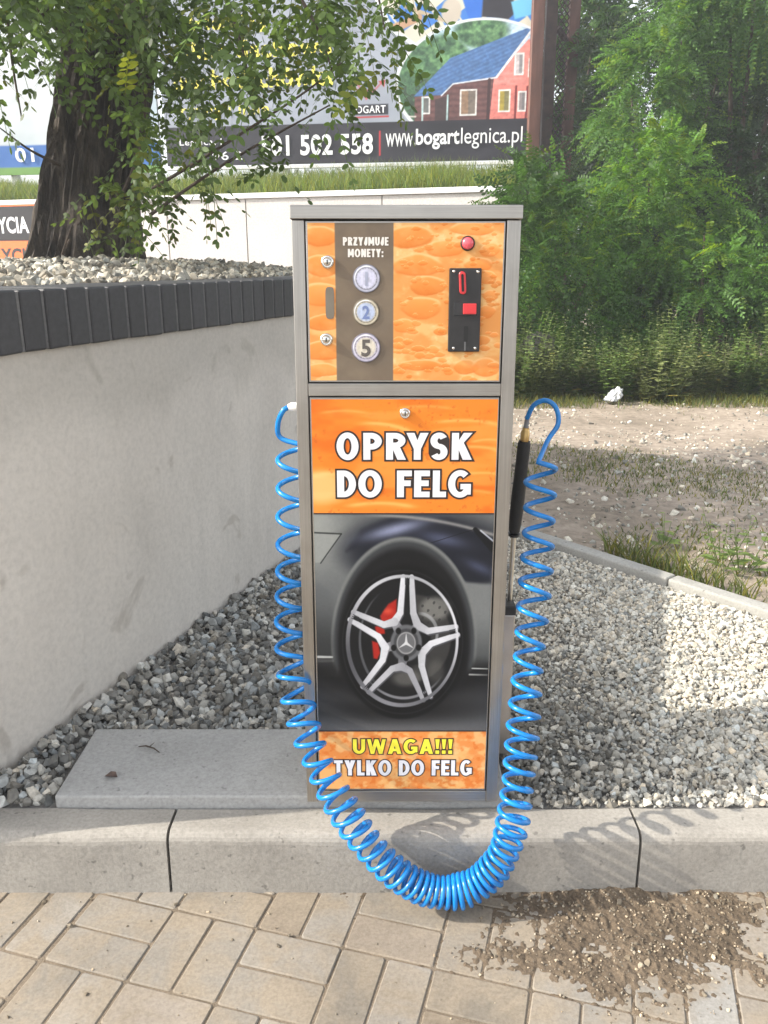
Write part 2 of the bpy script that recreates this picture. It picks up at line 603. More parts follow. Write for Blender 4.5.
# pavement: basket weave of small concrete pavers over a sand sheet
s = MB()
s.add([(-9, -9, PAVE_Z - .0026), (9, -9, PAVE_Z - .0026), (9, KERB_F + .05, PAVE_Z - .0026), (-9, KERB_F + .05, PAVE_Z - .0026)], [(0, 1, 2, 3)])
tag(s.build('pavement_sand', M['joint']), 'brown sand showing in the joints between the pavers', 'sand', kind='structure')
PU = Vector((math.cos(R(-15.5)), math.sin(R(-15.5)), 0))
PV = Vector((-PU.y, PU.x, 0))
PO = Vector((-0.641, 1.221, 0))
def build_pavers():
    vs, lp, ct, tn = [], [], [], []
    CELL, HALF, gap, bv, depth = .178, .089, .0022, .0022, .05
    for i in range(-9, 10):
        for j in range(-9, 5):
            for k in range(2):
                wide = .005 if i == -1 else 0
                if (i + j) % 2 == 0:
                    u0, u1, v0, v1 = 0, CELL, k * HALF, (k + 1) * HALF
                else:
                    u0, u1, v0, v1 = k * HALF, (k + 1) * HALF, 0, CELL
                u0 += i * CELL + gap; u1 += i * CELL - gap - wide; v0 += j * CELL + gap; v1 += j * CELL - gap
                ja, jz = random.gauss(0, .008), random.gauss(0, .0004)
                tx, ty = random.gauss(0, .0022), random.gauss(0, .0022)
                def P(u, v):
                    cu, cv = (u0 + u1) / 2, (v0 + v1) / 2
                    du, dv = u - cu, v - cv
                    return PO + PU * (cu + du - ja * dv) + PV * (cv + dv + ja * du)
                def corner(d):
                    c = []
                    rr = .0035
                    for (a, b, sa, sb) in ((u0, v0, 1, 1), (u1, v0, -1, 1), (u1, v1, -1, -1), (u0, v1, 1, -1)):
                        e = [(a + sa * d, b + sb * (rr + d)), (a + sa * (rr + d), b + sb * d)]
                        if (sa, sb) in ((-1, 1), (1, -1)): e = e[::-1]
                        c += e
                    return [tuple(P(*q))[:2] for q in c]
                top, mid = corner(bv), corner(0)
                if min(q[1] for q in mid) > KERB_F + .02: continue
                n = len(top)
                cx, cy = np.mean(top, 0)
                zz = lambda q, dz: PAVE_Z + jz + dz + (q[0] - cx) * tx + (q[1] - cy) * ty
                o = len(vs)
                vs += [(q[0], q[1], zz(q, 0)) for q in top] + [(q[0], q[1], zz(q, -bv * .9)) for q in mid] + [(q[0], q[1], zz(q, -depth)) for q in mid]
                lp += [o + t for t in range(n)]; ct.append(n)
                for r_ in (0, 1):
                    for t in range(n):
                        a, b = o + r_ * n + t, o + r_ * n + (t + 1) % n
                        lp += [b, a, a + n, b + n]; ct.append(4)
                w = random.gauss(0, .024)
                grey = sstep(.1, .6, cx)
                base = np.array((.235, .212, .18)) * (1 - grey) + np.array((.265, .253, .23)) * grey
                if random.random() < .14: base = base * np.array((1.0, .93, .86))
                tn += [tuple(base + w)] * (3 * n)
    me = np_mesh('pavement', vs, lp, ct, False, np.array(tn))
    return link('pavement', me, M['paver'])
tag(build_pavers(), 'sandy concrete pavers laid in a basket weave before the kerb', 'pavement', kind='structure')

# kerb stones
def kerb_stone(x0, x1, first):
    prof = [(KERB_B, -.2), (KERB_B, -.003), (KERB_B - .004, 0)]
    for k in range(6):
        a = PI / 2 * k / 5
        prof.append((KERB_F + .006 + .024 - .024 * math.sin(a), -.024 + .024 * math.cos(a)))
    prof.append((KERB_F, -.2))
    mb = MB()
    n = len(prof)
    xs = np.linspace(x0 + .003, x1 - .003, 14)
    vs = []
    for x in xs:
        for (y, z) in prof:
            e = .0025 * mnoise.noise(Vector((x * 9, y * 20, z * 20)))
            vs.append((x, y + e , z + e * .7 * (z > -.1)))
    fs = [[(a * n + b), (a + 1) * n + b, (a + 1) * n + b + 1, a * n + b + 1] for a in range(13) for b in range(n - 1)]
    fs += [list(range(n)), list(range(13 * n + n - 1, 13 * n - 1, -1))]
    mb.add(vs, fs)
    o = mb.build('kerb', M['kerb'])
    return o
KX = [-1.408, -.442, .524, 1.49, 2.456]
for k, lb in enumerate(['concrete kerb stone at the left, ending against the plastered wall',
                        'concrete kerb stone in front of the orange machine under the hose',
                        'concrete kerb stone at the right before the white gravel',
                        'concrete kerb stone beyond the right edge of the gravel']):
    tag(kerb_stone(KX[k] if k else -.925, KX[k + 1], k), lb, 'kerb', 'kerb stones', 'structure')

# ------------------------------------------------------------------ gravel
def stone_variants(n, pts=13, flat=.68):
    out = []
    for k in range(n):
        bm = bmesh.new()
        for _ in range(pts):
            v = Vector((random.gauss(0, 1), random.gauss(0, 1), random.gauss(0, 1))).normalized()
            bm.verts.new((v.x * random.uniform(.8, 1.05), v.y * random.uniform(.6, .85), v.z * flat * random.uniform(.8, 1.05)))
        bmesh.ops.convex_hull(bm, input=bm.verts)
        bmesh.ops.delete(bm, geom=[v for v in bm.verts if not v.link_faces], context='VERTS')
        bm.verts.index_update()
        v = np.array([q.co[:] for q in bm.verts])
        f = np.array([[q.index for q in fc.verts] for fc in bm.faces if len(fc.verts) == 3])
        out.append((v, f))
        bm.free()
    return out
STONES = stone_variants(16)

def rand_rot(n, tilt=1.0):
    q = RNG.normal(size=(n, 4))
    q[:, 1:3] *= tilt
    q /= np.linalg.norm(q, axis=1, keepdims=True)
    w, x, y, z = q.T
    return np.stack([np.stack([1 - 2 * (y * y + z * z), 2 * (x * y - z * w), 2 * (x * z + y * w)], -1),
                     np.stack([2 * (x * y + z * w), 1 - 2 * (x * x + z * z), 2 * (y * z - x * w)], -1),
                     np.stack([2 * (x * z - y * w), 2 * (y * z + x * w), 1 - 2 * (x * x + y * y)], -1)], 1)

def scatter_stones(name, P, size, tint, mat):
    n = len(P)
    Rm = rand_rot(n)
    kind = RNG.integers(0, len(STONES), n)
    V, F, T = [], [], []
    o = 0
    for k, (v, f) in enumerate(STONES):
        idx = np.nonzero(kind == k)[0]
        if not len(idx): continue
        w = np.einsum('nij,vj->nvi', Rm[idx], v) * size[idx, None, None] + P[idx, None, :]
        V.append(w.reshape(-1, 3))
        F.append((f[None] + (np.arange(len(idx)) * len(v))[:, None, None] + o).reshape(-1, 3))
        T.append(np.repeat(tint[idx], len(v), axis=0))
        o += len(idx) * len(v)
    V, F, T = np.concatenate(V), np.concatenate(F), np.concatenate(T)
    me = np_mesh(name, V, F.ravel(), np.full(len(F), 3), False, T)
    return link(name, me, mat)

def jgrid(x0, x1, y0, y1, step):
    X, Y = np.meshgrid(np.arange(x0, x1, step), np.arange(y0, y1, step))
    p = np.stack([X.ravel(), Y.ravel()], -1)
    return p + RNG.uniform(-.5, .5, p.shape) * step

def wall_side(p, off=0):
    """distance of points in front of the wall's outer face"""
    return (p[:, 0] - W0.x) * WN.x + (p[:, 1] - W0.y) * WN.y - off

E0, E1 = Vector((0.657, 3.155, 0)), Vector((1.244, 2.437, 0))     # near edge of the garden edging
ED = (E1 - E0).normalized()
EN = Vector((-ED.y, ED.x, 0))
if EN.y < 0: EN = -EN
def edge_side(p):
    return -((p[:, 0] - E0.x) * EN.x + (p[:, 1] - E0.y) * EN.y)

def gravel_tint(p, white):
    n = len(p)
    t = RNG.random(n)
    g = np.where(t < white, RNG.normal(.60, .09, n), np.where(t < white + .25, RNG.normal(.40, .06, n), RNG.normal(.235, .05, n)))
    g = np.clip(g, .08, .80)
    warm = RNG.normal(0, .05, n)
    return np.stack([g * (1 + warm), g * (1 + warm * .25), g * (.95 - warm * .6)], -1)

bed = MB()
bed_a, bed_b = E0 - ED * 1.3, E0 + ED * 2.2
bed.slab([(-.93, 1.487), (bed_b.x, 1.487), (bed_b.x, bed_b.y), (bed_a.x, bed_a.y), (-.20, 3.35)], -.1, -.004)
tag(bed.build('gravel_base', M['bed']), 'grey fines under the gravel bed', 'ground', kind='structure')

# white limestone bed on the right
layers = []
for dz, st in ((-.003, .0140), (.003, .0120), (.008, .018)):
    p = jgrid(.1, 1.75, 1.497, 3.9, st)
    keep = (edge_side(p) > .012) & (wall_side(p) > .02) & ~((p[:, 0] < .275) & (p[:, 1] < 1.762))
    p = p[keep]
    z = dz + .012 * (fbm(p[:, 0] * 4, p[:, 1] * 4, 8) - .5) + RNG.normal(0, .0015, len(p))
    layers.append(np.column_stack([p, z]))
P = np.concatenate(layers)
size = np.clip(RNG.lognormal(math.log(.0083), .38, len(P)), .0035, .019)
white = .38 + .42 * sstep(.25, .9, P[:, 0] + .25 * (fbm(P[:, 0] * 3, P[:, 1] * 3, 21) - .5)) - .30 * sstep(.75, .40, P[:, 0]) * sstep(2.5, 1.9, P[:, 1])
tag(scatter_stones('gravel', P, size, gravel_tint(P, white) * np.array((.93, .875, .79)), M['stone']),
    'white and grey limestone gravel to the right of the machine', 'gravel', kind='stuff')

# coarser grey gravel between wall and machine
layers = []
for dz, st in ((-.003, .022), (.006, .0195), (.014, .029)):
    p = jgrid(-.95, .35, 1.497, 4.2, st)
    keep = (wall_side(p) > .008) & ~((p[:, 0] > -.72) & (p[:, 0] < .275) & (p[:, 1] < 1.762)) & ((p[:, 0] < .1) | (p[:, 1] > 3.85)) & (edge_side(p) > .02)
    p = p[keep]
    z = dz + .012 * (fbm(p[:, 0] * 4, p[:, 1] * 4, 9) - .5) + .02 * sstep(.08, 0, wall_side(p)) + RNG.normal(0, .002, len(p))
    layers.append(np.column_stack([p, z]))
P = np.concatenate(layers)
size = np.clip(RNG.lognormal(math.log(.0142), .30, len(P)), .006, .026)
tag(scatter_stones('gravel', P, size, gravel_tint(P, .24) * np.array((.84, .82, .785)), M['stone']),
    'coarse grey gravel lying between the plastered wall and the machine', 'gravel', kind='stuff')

# ------------------------------------------------------------------ retaining wall with clinker coping
wall = thing('retaining_wall', 'grey cement plastered retaining wall topped with dark clinker bricks', 'wall', W0,
             (0, 0, math.atan2(WD.y, WD.x)))
# local frame: x along the wall, y away to the planter side
WL = 3.47
CAP0, CAP1 = .927, 1.058
mb = MB()
nx_, nz_ = 130, 30
vs, fs = [], []
for k in range(nz_):
    for i in range(nx_):
        x, z = WL * i / (nx_ - 1), -.25 + (CAP0 + .25) * k / (nz_ - 1)
        vs.append((x, .004 * mnoise.noise(Vector((x * 2.2, z * 2.2, 0))) + .0015 * mnoise.noise(Vector((x * 9, z * 9, 4))), z))
for k in range(nz_ - 1):
    for i in range(nx_ - 1):
        a = k * nx_ + i
        fs.append([a, a + 1, a + nx_ + 1, a + nx_])
mb.add(vs, fs, True)
mb.add([(0, .0, -.25), (0, .25, -.25), (0, .25, CAP0), (0, 0, CAP0)], [(0, 3, 2, 1)])
mb.add([(WL, .0, -.25), (WL, .25, -.25), (WL, .25, CAP0), (WL, 0, CAP0)], [(0, 1, 2, 3)])
mb.add([(0, .25, -.25), (WL, .25, -.25), (WL, .25, CAP0), (0, .25, CAP0)], [(0, 3, 2, 1)])
mb.add([(0, 0, CAP0 - .001), (WL, 0, CAP0 - .001), (WL, .25, CAP0 - .001), (0, .25, CAP0 - .001)], [(0, 1, 2, 3)])
mb.build('plaster_face', M['plaster'], wall)
ret = MB()          # the return at the far end of the planter
ret.box(WL - .25, WL - .004, .252, 7.0, -.25, CAP0)
ret.box(WL - .24, WL + .01, .252, 7.0, CAP0 + .002, CAP1 - .02)
ret.build('return_wall', M['plaster'], wall)
# coping: rowlock bricks and mortar
vs_all, fs_all, tn = [], [], []
bmc = bmesh.new()
x = .0
step = .0745
V_, Lp, Ct, Tn = [], [], [], []
while x < WL - .06:
    bw = .0655
    bm = bmesh.new()
    bmesh.ops.create_cube(bm, size=1)
    for v in bm.verts:
        v.co = Vector((x + bw / 2 + v.co.x * bw, .11 + v.co.y * .25 + random.gauss(0, .0006), (CAP0 + CAP1) / 2 + v.co.z * (CAP1 - CAP0) + random.gauss(0, .0008)))
    bmesh.ops.bevel(bm, geom=bm.edges[:], offset=.005, segments=2, affect='EDGES', profile=.5)
    bm.verts.index_update()
    o = len(V_)
    V_ += [v.co[:] for v in bm.verts]
    t = random.gauss(.034, .004)
    Tn += [(t, t * 1.0, t * 1.08)] * len(bm.verts)
    for f in bm.faces:
        Lp += [o + v.index for v in f.verts]
        Ct.append(len(f.verts))
    bm.free()
    x += step
link('coping_bricks', np_mesh('coping_bricks', V_, Lp, Ct, False, np.array(Tn)), M['clinker'], wall)
m2 = MB()
m2.box(.002, WL - .02, -.0105, .229, CAP0 + .002, CAP1 - .004)
m2.build('coping_mortar', M['mortar'], wall)

def wpt(a, b, z=0):
    """point a metres along the wall and b metres behind its face"""
    q = W0 + WD * a - WN * b
    return Vector((q.x, q.y, z))

# planter fill behind the wall and its gravel
pl = MB()
A, B_, C_, D_ = wpt(.0, .2), wpt(WL - .2, .2), wpt(WL - .2, 7.0), wpt(.0, 7.0)
pl.slab([A[:2], B_[:2], C_[:2], D_[:2]][::-1] if False else [A[:2], B_[:2], C_[:2], D_[:2]], -.2, 1.035)
tag(pl.build('planter_ground', M['bed']), 'raised planter ground held by the plastered wall', 'ground', kind='structure')
P2 = []
for dz, st in ((.0, .034), (.014, .031)):
    g_ = jgrid(.1, WL - .24, .245, 3.8, st)
    zz = 1.045 + dz + .045 * sstep(.2, .8, g_[:, 1]) * (.5 + fbm(g_[:, 0] * 1.3, g_[:, 1] * 1.3, 31) * .9) * sstep(3.4, 2.6, g_[:, 0]) + RNG.normal(0, .004, len(g_))
    P2.append(np.stack([W0.x + WD.x * g_[:, 0] - WN.x * g_[:, 1], W0.y + WD.y * g_[:, 0] - WN.y * g_[:, 1], zz], -1))
P = np.concatenate(P2)
size = np.clip(RNG.lognormal(math.log(.017), .28, len(P)), .009, .032)
tt = gravel_tint(P, .40) * np.array((.82, .75, .64))
tag(scatter_stones('gravel', P, size, tt, M['stone']), 'pale limestone gravel on the planter around the tree', 'gravel', kind='stuff')

# ------------------------------------------------------------------ concrete slab, edging
sl = MB()
sl.box(-.702, .262, 1.4865, 1.750, -.03, .027)
so = sl.build('concrete_slab', M['slab'], None, .004, 2)
tag(so, 'flat grey concrete slab under the machine, showing at its left behind the kerb', 'slab')
tw = MB()
tw.tube([(-.574, 1.668, .030), (-.555, 1.662, .036), (-.535, 1.655, .034), (-.520, 1.646, .029)], [.0012, .002, .0018, .001], 6)
tw.tube([(-.548, 1.659, .034), (-.538, 1.672, .038)], [.0012, .0006], 5)
tag(tw.build('fallen_twig', M['twig']), 'small curved dark twig lying on the concrete slab', 'twig')
lf = MB()
def dryleaf(mb_, c, a, w, l):
    for k in range(2):
        s_ = 1 if k else -1
        pts = [(0, 0, 0), (.35 * l, s_ * w, .008), (.75 * l, s_ * w * .8, .01), (l, 0, .002)]
        mb_.add([(c[0] + x * math.cos(a) - y * math.sin(a), c[1] + x * math.sin(a) + y * math.cos(a), c[2] + z) for x, y, z in pts], [(0, 1, 2, 3)])
dryleaf(lf, (-.618, 1.556, .0275), -.2, .010, .032)
tag(lf.build('dry_leaf', simple('dry leaf', (.10, .065, .05), .8, 0, .3, 80)), 'curled brown dry leaf lying near the front of the slab', 'leaf')

ed = thing('garden_edging', 'pale concrete garden edging between the gravel and the dirt yard', 'edging', E0, (0, 0, math.atan2(ED.y, ED.x)))
for a in (-1.42, -.43, .56, 1.55):
    k = MB()
    k.box(a + .003, a + .987, 0, .062, -.15, .034)
    k.build('edging_stone', M['edging'], ed, .008, 3)
ed.rotation_euler = (0, 0, math.atan2(ED.y, ED.x))

# ------------------------------------------------------------------ the machine
MX, MY, MZ = .0385, 1.462, .030
LEAN = R(-2)                     # the cabinet leans back a little
mach = thing('wheel_spray_machine', 'tall stainless coin machine with orange panels and a wheel picture', 'vending machine', (MX, MY, MZ), (LEAN, 0, 0))
HW = .1995
def ML(px, py):
    """photo measure -> machine front plane (x, z)"""
    d = at(px, py, Y=1.0) - Vector((0, 0, CAM_H))
    n_ = Vector((0, math.cos(LEAN), math.sin(LEAN)))
    s_ = n_.dot(Vector((MX, MY, MZ - CAM_H))) / n_.dot(d)
    p = d * s_ + Vector((-MX, -MY, CAM_H - MZ))
    return (p.x, p.y * math.sin(-LEAN) + p.z * math.cos(LEAN))
def mbox(px0, py0, px1, py1):
    a, b = ML(px0, py1), ML(px1, py0)
    return (a[0], b[0], a[1], b[1])

DX0, DX1 = -.1745, .1725
U0, U1 = ML(400, 382)[1], ML(400, 221)[1]      # upper door
W0z, W1z = ML(400, 789.5)[1], ML(400, 397.5)[1]     # lower door
TOPZ = ML(400, 205)[1]
LIDZ = U1 + .0028
body = MB()
body.box(-HW, HW, .010, .26, 0, LIDZ)
body.build('cabinet', M['steel_v'], mach, .003, 2)
st_l = MB(); st_l.box(-HW, DX0 - .0026, -.001, .012, .001, LIDZ - .001); st_l.build('stile', M['steel_v'], mach, .0015, 2)
st_r = MB(); st_r.box(DX1 + .0026, HW, -.001, .012, .001, LIDZ - .001); st_r.build('stile', M['steel_v'], mach, .0015, 2)
rl = MB(); rl.box(DX0 - .0022, DX1 + .0022, -.0006, .012, W1z + .0026, U0 - .0026); rl.build('middle_rail', M['steel_h'], mach, .0012, 2)
rl = MB(); rl.box(DX0 - .0022, DX1 + .0022, -.0006, .012, .0015, W0z - .0026); rl.build('bottom_rail', M['steel_h'], mach, .0012, 2)
lid = MB(); lid.box(-HW - .002, HW + .002, -.005, .262, LIDZ + .0002, TOPZ); lid.build('top_cover', M['steel_h'], mach, .0015, 2)
gp = MB()  # black sheet behind the doors, so the gaps around them look dark
gp.box(DX0 - .0024, DX1 + .0024, .0085, .0098, U0 - .0024, U1 + .0024)
gp.box(DX0 - .0024, DX1 + .0024, .0085, .0098, W0z - .0024, W1z + .0024)
gp.build('door_gap_backing', M['gap'], mach)


# heavy display capitals drawn from strokes: everything in photo-like units, y up
def glyph(ch, w, h, sv, sh):
    P_, A_ = [], []
    rect = lambda x0, y0, x1, y1: P_.append([(x0, y0), (x1, y0), (x1, y1), (x0, y1)])
    arc = lambda cx, cy, rx, ry, a0, a1: A_.append((cx, cy, rx - sv / 2, ry - sh / 2, R(a0), R(a1)))
    if ch == 'O': arc(w / 2, h / 2, w / 2, h / 2 + h * .015, 0, 360)
    elif ch == 'D':
        rect(0, 0, sv, h); c = w * .36
        rect(0, h - sh, c + .01, h); rect(0, 0, c + .01, sh); arc(c, h / 2, w - c, h / 2, -90, 90)
    elif ch in 'PR':
        rect(0, 0, sv, h); hb = h * (.62 if ch == 'P' else .57); c = w * .42; e = 0 if ch == 'P' else w * .03
        rect(0, h - sh, c + .01, h); rect(0, h - hb, c + .01, h - hb + sh); arc(c, h - hb / 2, w - e - c, hb / 2, -90, 90)
        if ch == 'R': P_.append([(w * .30, h * .46), (w * .30 + sv * 1.15, h * .46), (w, 0), (w - sv * 1.2, 0)])
    elif ch == 'Y':
        P_.append([(0, h), (sv * 1.15, h), (w / 2 + sv * .5, h * .40), (w / 2 - sv * .5, h * .40)][::-1])
        P_.append([(w, h), (w - sv * 1.15, h), (w / 2 - sv * .5, h * .40), (w / 2 + sv * .5, h * .40)])
        rect(w / 2 - sv / 2, 0, w / 2 + sv / 2, h * .46)
    elif ch == 'S':
        r_ = h / 4 + sh / 4
        arc(w / 2, h - r_ + h * .01, w / 2, r_, 28, 270); arc(w / 2, r_ - h * .01, w / 2, r_, 90, -150)
    elif ch == 'K':
        rect(0, 0, sv, h)
        P_.append([(sv * .6, h * .56), (sv * .9, h * .40), (w, h), (w - sv * 1.25, h)])
        P_.append([(sv * .75, h * .52), (w - sv * 1.3, 0), (w, 0), (sv * 1.65, h * .66)])
    elif ch in 'FEL':
        rect(0, 0, sv, h)
        if ch in 'FE': rect(0, h - sh, w, h); rect(0, h * .42, w * .93, h * .42 + sh)
        if ch in 'EL': rect(0, 0, w, sh)
    elif ch == 'G':
        arc(w / 2 + w * .02, h / 2, w / 2 + w * .02, h / 2 + h * .015, 48, 318)
        rect(w - sv, h * .10, w, h * .50); rect(w * .54, h * .50 - sh * .95, w, h * .50)
    elif ch == 'C': arc(w / 2, h / 2, w / 2, h / 2, 48, 312)
    elif ch == 'U':
        ry = h * .40; rect(0, ry, sv, h); rect(w - sv, ry, w, h); arc(w / 2, ry, w / 2, ry, 180, 360)
    elif ch == 'J':
        ry = h * .36; rect(w - sv, ry, w, h); arc(w / 2, ry, w / 2, ry + h * .01, 190, 360)
    elif ch == 'W':
        q = w / 4; s_ = sv * .92
        for a, b in ((s_ / 2, q * 1.12), (w / 2, q * 1.12), (w / 2, w - q * 1.12), (w - s_ / 2, w - q * 1.12)):
            P_.append([(b - s_ / 2, 0), (b + s_ / 2, 0), (a + s_ / 2, h), (a - s_ / 2, h)])
    elif ch == 'A':
        P_.append([(0, 0), (sv * 1.08, 0), (w / 2 + sv * .55, h), (w / 2 - sv * .55, h)])
        P_.append([(w - sv * 1.08, 0), (w, 0), (w / 2 + sv * .55, h), (w / 2 - sv * .55, h)])
        rect(w * .24, h * .18, w * .76, h * .18 + sh * .9)
    elif ch == 'T': rect(0, h - sh, w, h); rect(w / 2 - sv / 2, 0, w / 2 + sv / 2, h)
    elif ch == 'Z':
        rect(0, 0, w, sh); rect(0, h - sh, w, h); P_.append([(0, sh * .8), (sv * 1.35, sh * .8), (w, h - sh * .8), (w - sv * 1.35, h - sh * .8)])
    elif ch == 'M':
        rect(0, 0, sv, h); rect(w - sv, 0, w, h)
        P_.append([(w / 2 - sv * .4, h * .2), (w / 2 + sv * .4, h * .2), (sv * 1.05, h), (0, h)]); P_.append([(w / 2 - sv * .4, h * .2), (w / 2 + sv * .4, h * .2), (w, h), (w - sv * 1.05, h)])
    elif ch == 'N':
        rect(0, 0, sv, h); rect(w - sv, 0, w, h); P_.append([(w - sv * 1.1, 0), (w, 0), (sv * 1.1, h), (0, h)])
    elif ch == '!':
        P_.append([(w * .24, h * .34), (w * .76, h * .34), (w, h), (0, h)]); rect(w * .06, 0, w * .94, h * .23)
    elif ch == ':': rect(0, 0, w, h * .24); rect(0, h * .48, w, h * .72)
    return P_, A_

WIDTHS = dict(O=.92, D=.76, P=.66, R=.72, Y=.78, S=.64, K=.74, F=.56, E=.58, L=.53, G=.82, U=.72, W=1.10, A=.80, T=.62, J=.54, Z=.64, M=.94, N=.78)
WIDTHS['!'] = .26; WIDTHS[':'] = .26; WIDTHS[' '] = .30
def spread(text, x0, x1, h):
    gap = .12
    tot = sum(WIDTHS[c] for c in text) + gap * (len(text) - 1)
    k = (x1 - x0) / tot
    out, x = [], x0
    for c in text:
        if c != ' ': out.append((c, x, x + WIDTHS[c] * k))
        x += (WIDTHS[c] + gap) * k
    return out

def grow(poly_, o):
    n = len(poly_)
    c = [Vector(p) for p in poly_]
    area = sum(c[i].x * c[(i + 1) % n].y - c[(i + 1) % n].x * c[i].y for i in range(n))
    if area < 0: c = c[::-1]
    res = []
    for i in range(n):
        a, b, d = c[i - 1], c[i], c[(i + 1) % n]
        e1, e2 = (b - a).normalized(), (d - b).normalized()
        n1, n2 = Vector((e1.y, -e1.x)), Vector((e2.y, -e2.x))
        m = n1 + n2
        m = m / max(.35, m.length_squared / 2) if m.length > 1e-6 else n1
        res.append(b + m * o)
    return res

def heavy_line(chars, y_top, y_bot, sv, sh, outline, mat, omat, parent, y=-.0029):
    from mathutils.geometry import delaunay_2d_cdt
    h = y_bot - y_top
    def layer(o, yy, mt):
        V, F = [], []
        for ch, xa, xb in chars:
            P_, A_ = glyph(ch, xb - xa, h, sv, sh)
            vs, fs = [], []
            for p in P_:
                q = grow(p, o) if o else [Vector(t) for t in (p if sum(p[i][0] * p[(i + 1) % len(p)][1] - p[(i + 1) % len(p)][0] * p[i][1] for i in range(len(p))) > 0 else p[::-1])]
                fs.append(list(range(len(vs), len(vs) + len(q)))); vs += q
            for cx, cy, rx, ry, a0, a1 in A_:
                n = 40
                for i in range(n):
                    quad = []
                    e0 = -o / max(rx, ry) if (i == 0 and abs(a1 - a0) < 6.2) else 0
                    e1 = o / max(rx, ry) if (i == n - 1 and abs(a1 - a0) < 6.2) else 0
                    for t, s_, ee in ((i / n, 1, e0), ((i + 1) / n, 1, e1), ((i + 1) / n, -1, e1), (i / n, -1, e0)):
                        a = a0 + (a1 - a0) * t + ee * (1 if a1 > a0 else -1)
                        quad.append(Vector((cx + (rx + s_ * (sv / 2 + o)) * math.cos(a), cy + (ry + s_ * (sh / 2 + o)) * math.sin(a))))
                    if a1 < a0: quad = quad[::-1]
                    fs.append(list(range(len(vs), len(vs) + 4))); vs += quad
            r = delaunay_2d_cdt(vs, [], fs, 0, 1e-5)
            b = len(V)
            V += [(xa + v.x, y_bot - v.y) for v in r[0]]
            F += [[b + i for i in f] for f, org in zip(r[2], r[5]) if org]
        me = bpy.data.meshes.new('lettering')
        X0, Y0, X1, Y1 = chars[0][1], y_top, chars[-1][2], y_bot
        c00, c11 = ML(X0, Y1), ML(X1, Y0)
        pts = [(c00[0] + (px - X0) / (X1 - X0) * (c11[0] - c00[0]), yy, c00[1] + (Y1 - py) / (Y1 - Y0) * (c11[1] - c00[1])) for px, py in V]
        me.from_pydata(pts, [], F)
        bm = bmesh.new(); bm.from_mesh(me)
        bmesh.ops.recalc_face_normals(bm, faces=bm.faces)
        for f in bm.faces:
            if f.normal.y > 0: f.normal_flip()
        bm.to_mesh(me); bm.free()
        return link('lettering', me, mt, parent)
    if outline:
        layer(outline, y, omat)
        return layer(0, y - .0003, mat)
    return layer(0, y, mat)

# upper door
ud = MB(); ud.box(DX0, DX1, -.002, .008, U0, U1); ud = ud.build('upper_door', M['steel_h'], mach, .0008, 1)
ub = (DX0 + .003, DX1 - .0025, U0 + .003, U1 - .003)

def foam_upper(U, V):
    X, Y = 88 + U * (662 - 88), 562 - V * (562 - 92)        # measures of the enlarged photo
    wx, wy = 14 * (fbm(X / 46, Y / 40, 141) - .5), 9 * (fbm(X / 46, Y / 40, 151) - .5)
    X0_ = X
    X, Y = X + wx, Y + wy
    base = np.empty(U.shape + (3,))
    n = fbm(X / 70, Y / 45, 2)
    m = fbm(X / 22, Y / 16, 12)
    base[:] = (240, 186, 118)
    base = over(base, (249, 214, 158), sstep(.5, .75, m) * .7)
    base = over(base, (232, 148, 74), sstep(.35, .6, n) * .75)
    rng = np.random.default_rng(4)
    bub = [(385, 130, 75, 34), (410, 215, 78, 34), (440, 275, 58, 29), (420, 340, 66, 33), (490, 165, 58, 26), (590, 212, 46, 22), (420, 515, 66, 18),
           (570, 110, 66, 19), (628, 300, 24, 15), (620, 352, 30, 22), (615, 250, 30, 20), (370, 395, 34, 22), (560, 520, 40, 24), (625, 170, 30, 22),
           (120, 130, 60, 30), (130, 215, 60, 34), (125, 300, 62, 36), (130, 385, 50, 25), (125, 470, 60, 30), (120, 530, 60, 22),
           (620, 520, 44, 30), (610, 440, 26, 16), (470, 480, 30, 10), (480, 410, 22, 14)]
    for k in range(150):
        y = rng.uniform(92, 562)
        x = rng.uniform(345, 660)
        r = rng.uniform(5, 15) * (1 if y > 380 else .7)
        bub.append((x, y, r * rng.uniform(1, 1.7), r * rng.uniform(.55, .9)))
    for i, (cx, cy, rx, ry) in enumerate(bub):
        j = rng.uniform(-10, 10)
        w = 1 + .10 * (vnoise(X / (rx * .8) + i * 3, Y / (ry * .8), 40) - .5)
        d = np.hypot((X - cx) / rx, (Y - cy) / ry) * w
        inside = 1 - sstep(.88, 1.05, d)
        rim = sstep(.72, .97, d) * inside
        g_ = np.clip((Y - cy) / ry, -1, 1)
        colr = np.stack([236 + 8 * (g_ < 0) - 8 * g_ + j, 146 - 22 * g_ + j, 68 - 20 * g_ + j], -1)
        base = over(base, colr, inside * (.50 + .5 * fbm(X / 30, Y / 24, 161)))
        base = over(base, (206, 108, 48), rim * .26 * sstep(-.3, .6, g_))
        base = over(base, (252, 216, 160), rim * .75 * sstep(.1, -.6, g_))
    strip = sstep(166, 169, X0_) * (1 - sstep(338, 341, X0_))
    sm = fbm(X / 60, Y / 60, 17)
    scol = np.stack([118 + 26 * (sm - .5), 106 + 24 * (sm - .5), 92 + 18 * (sm - .5)], -1)
    return over(base, scol, strip * .96)
picture('foam_print', ub, -.0024, 290, 236, foam_upper, M['print'], ud)
heavy_line(spread('PRZYJMUJE', 343, 388.5, 8.4), 237.2, 245.6, 1.9, 1.6, 0, M['print_cream'], None, ud)
heavy_line(spread('MONETY:', 348, 383.3, 8.2), 249, 257.2, 1.9, 1.6, 0, M['print_cream'], None, ud)

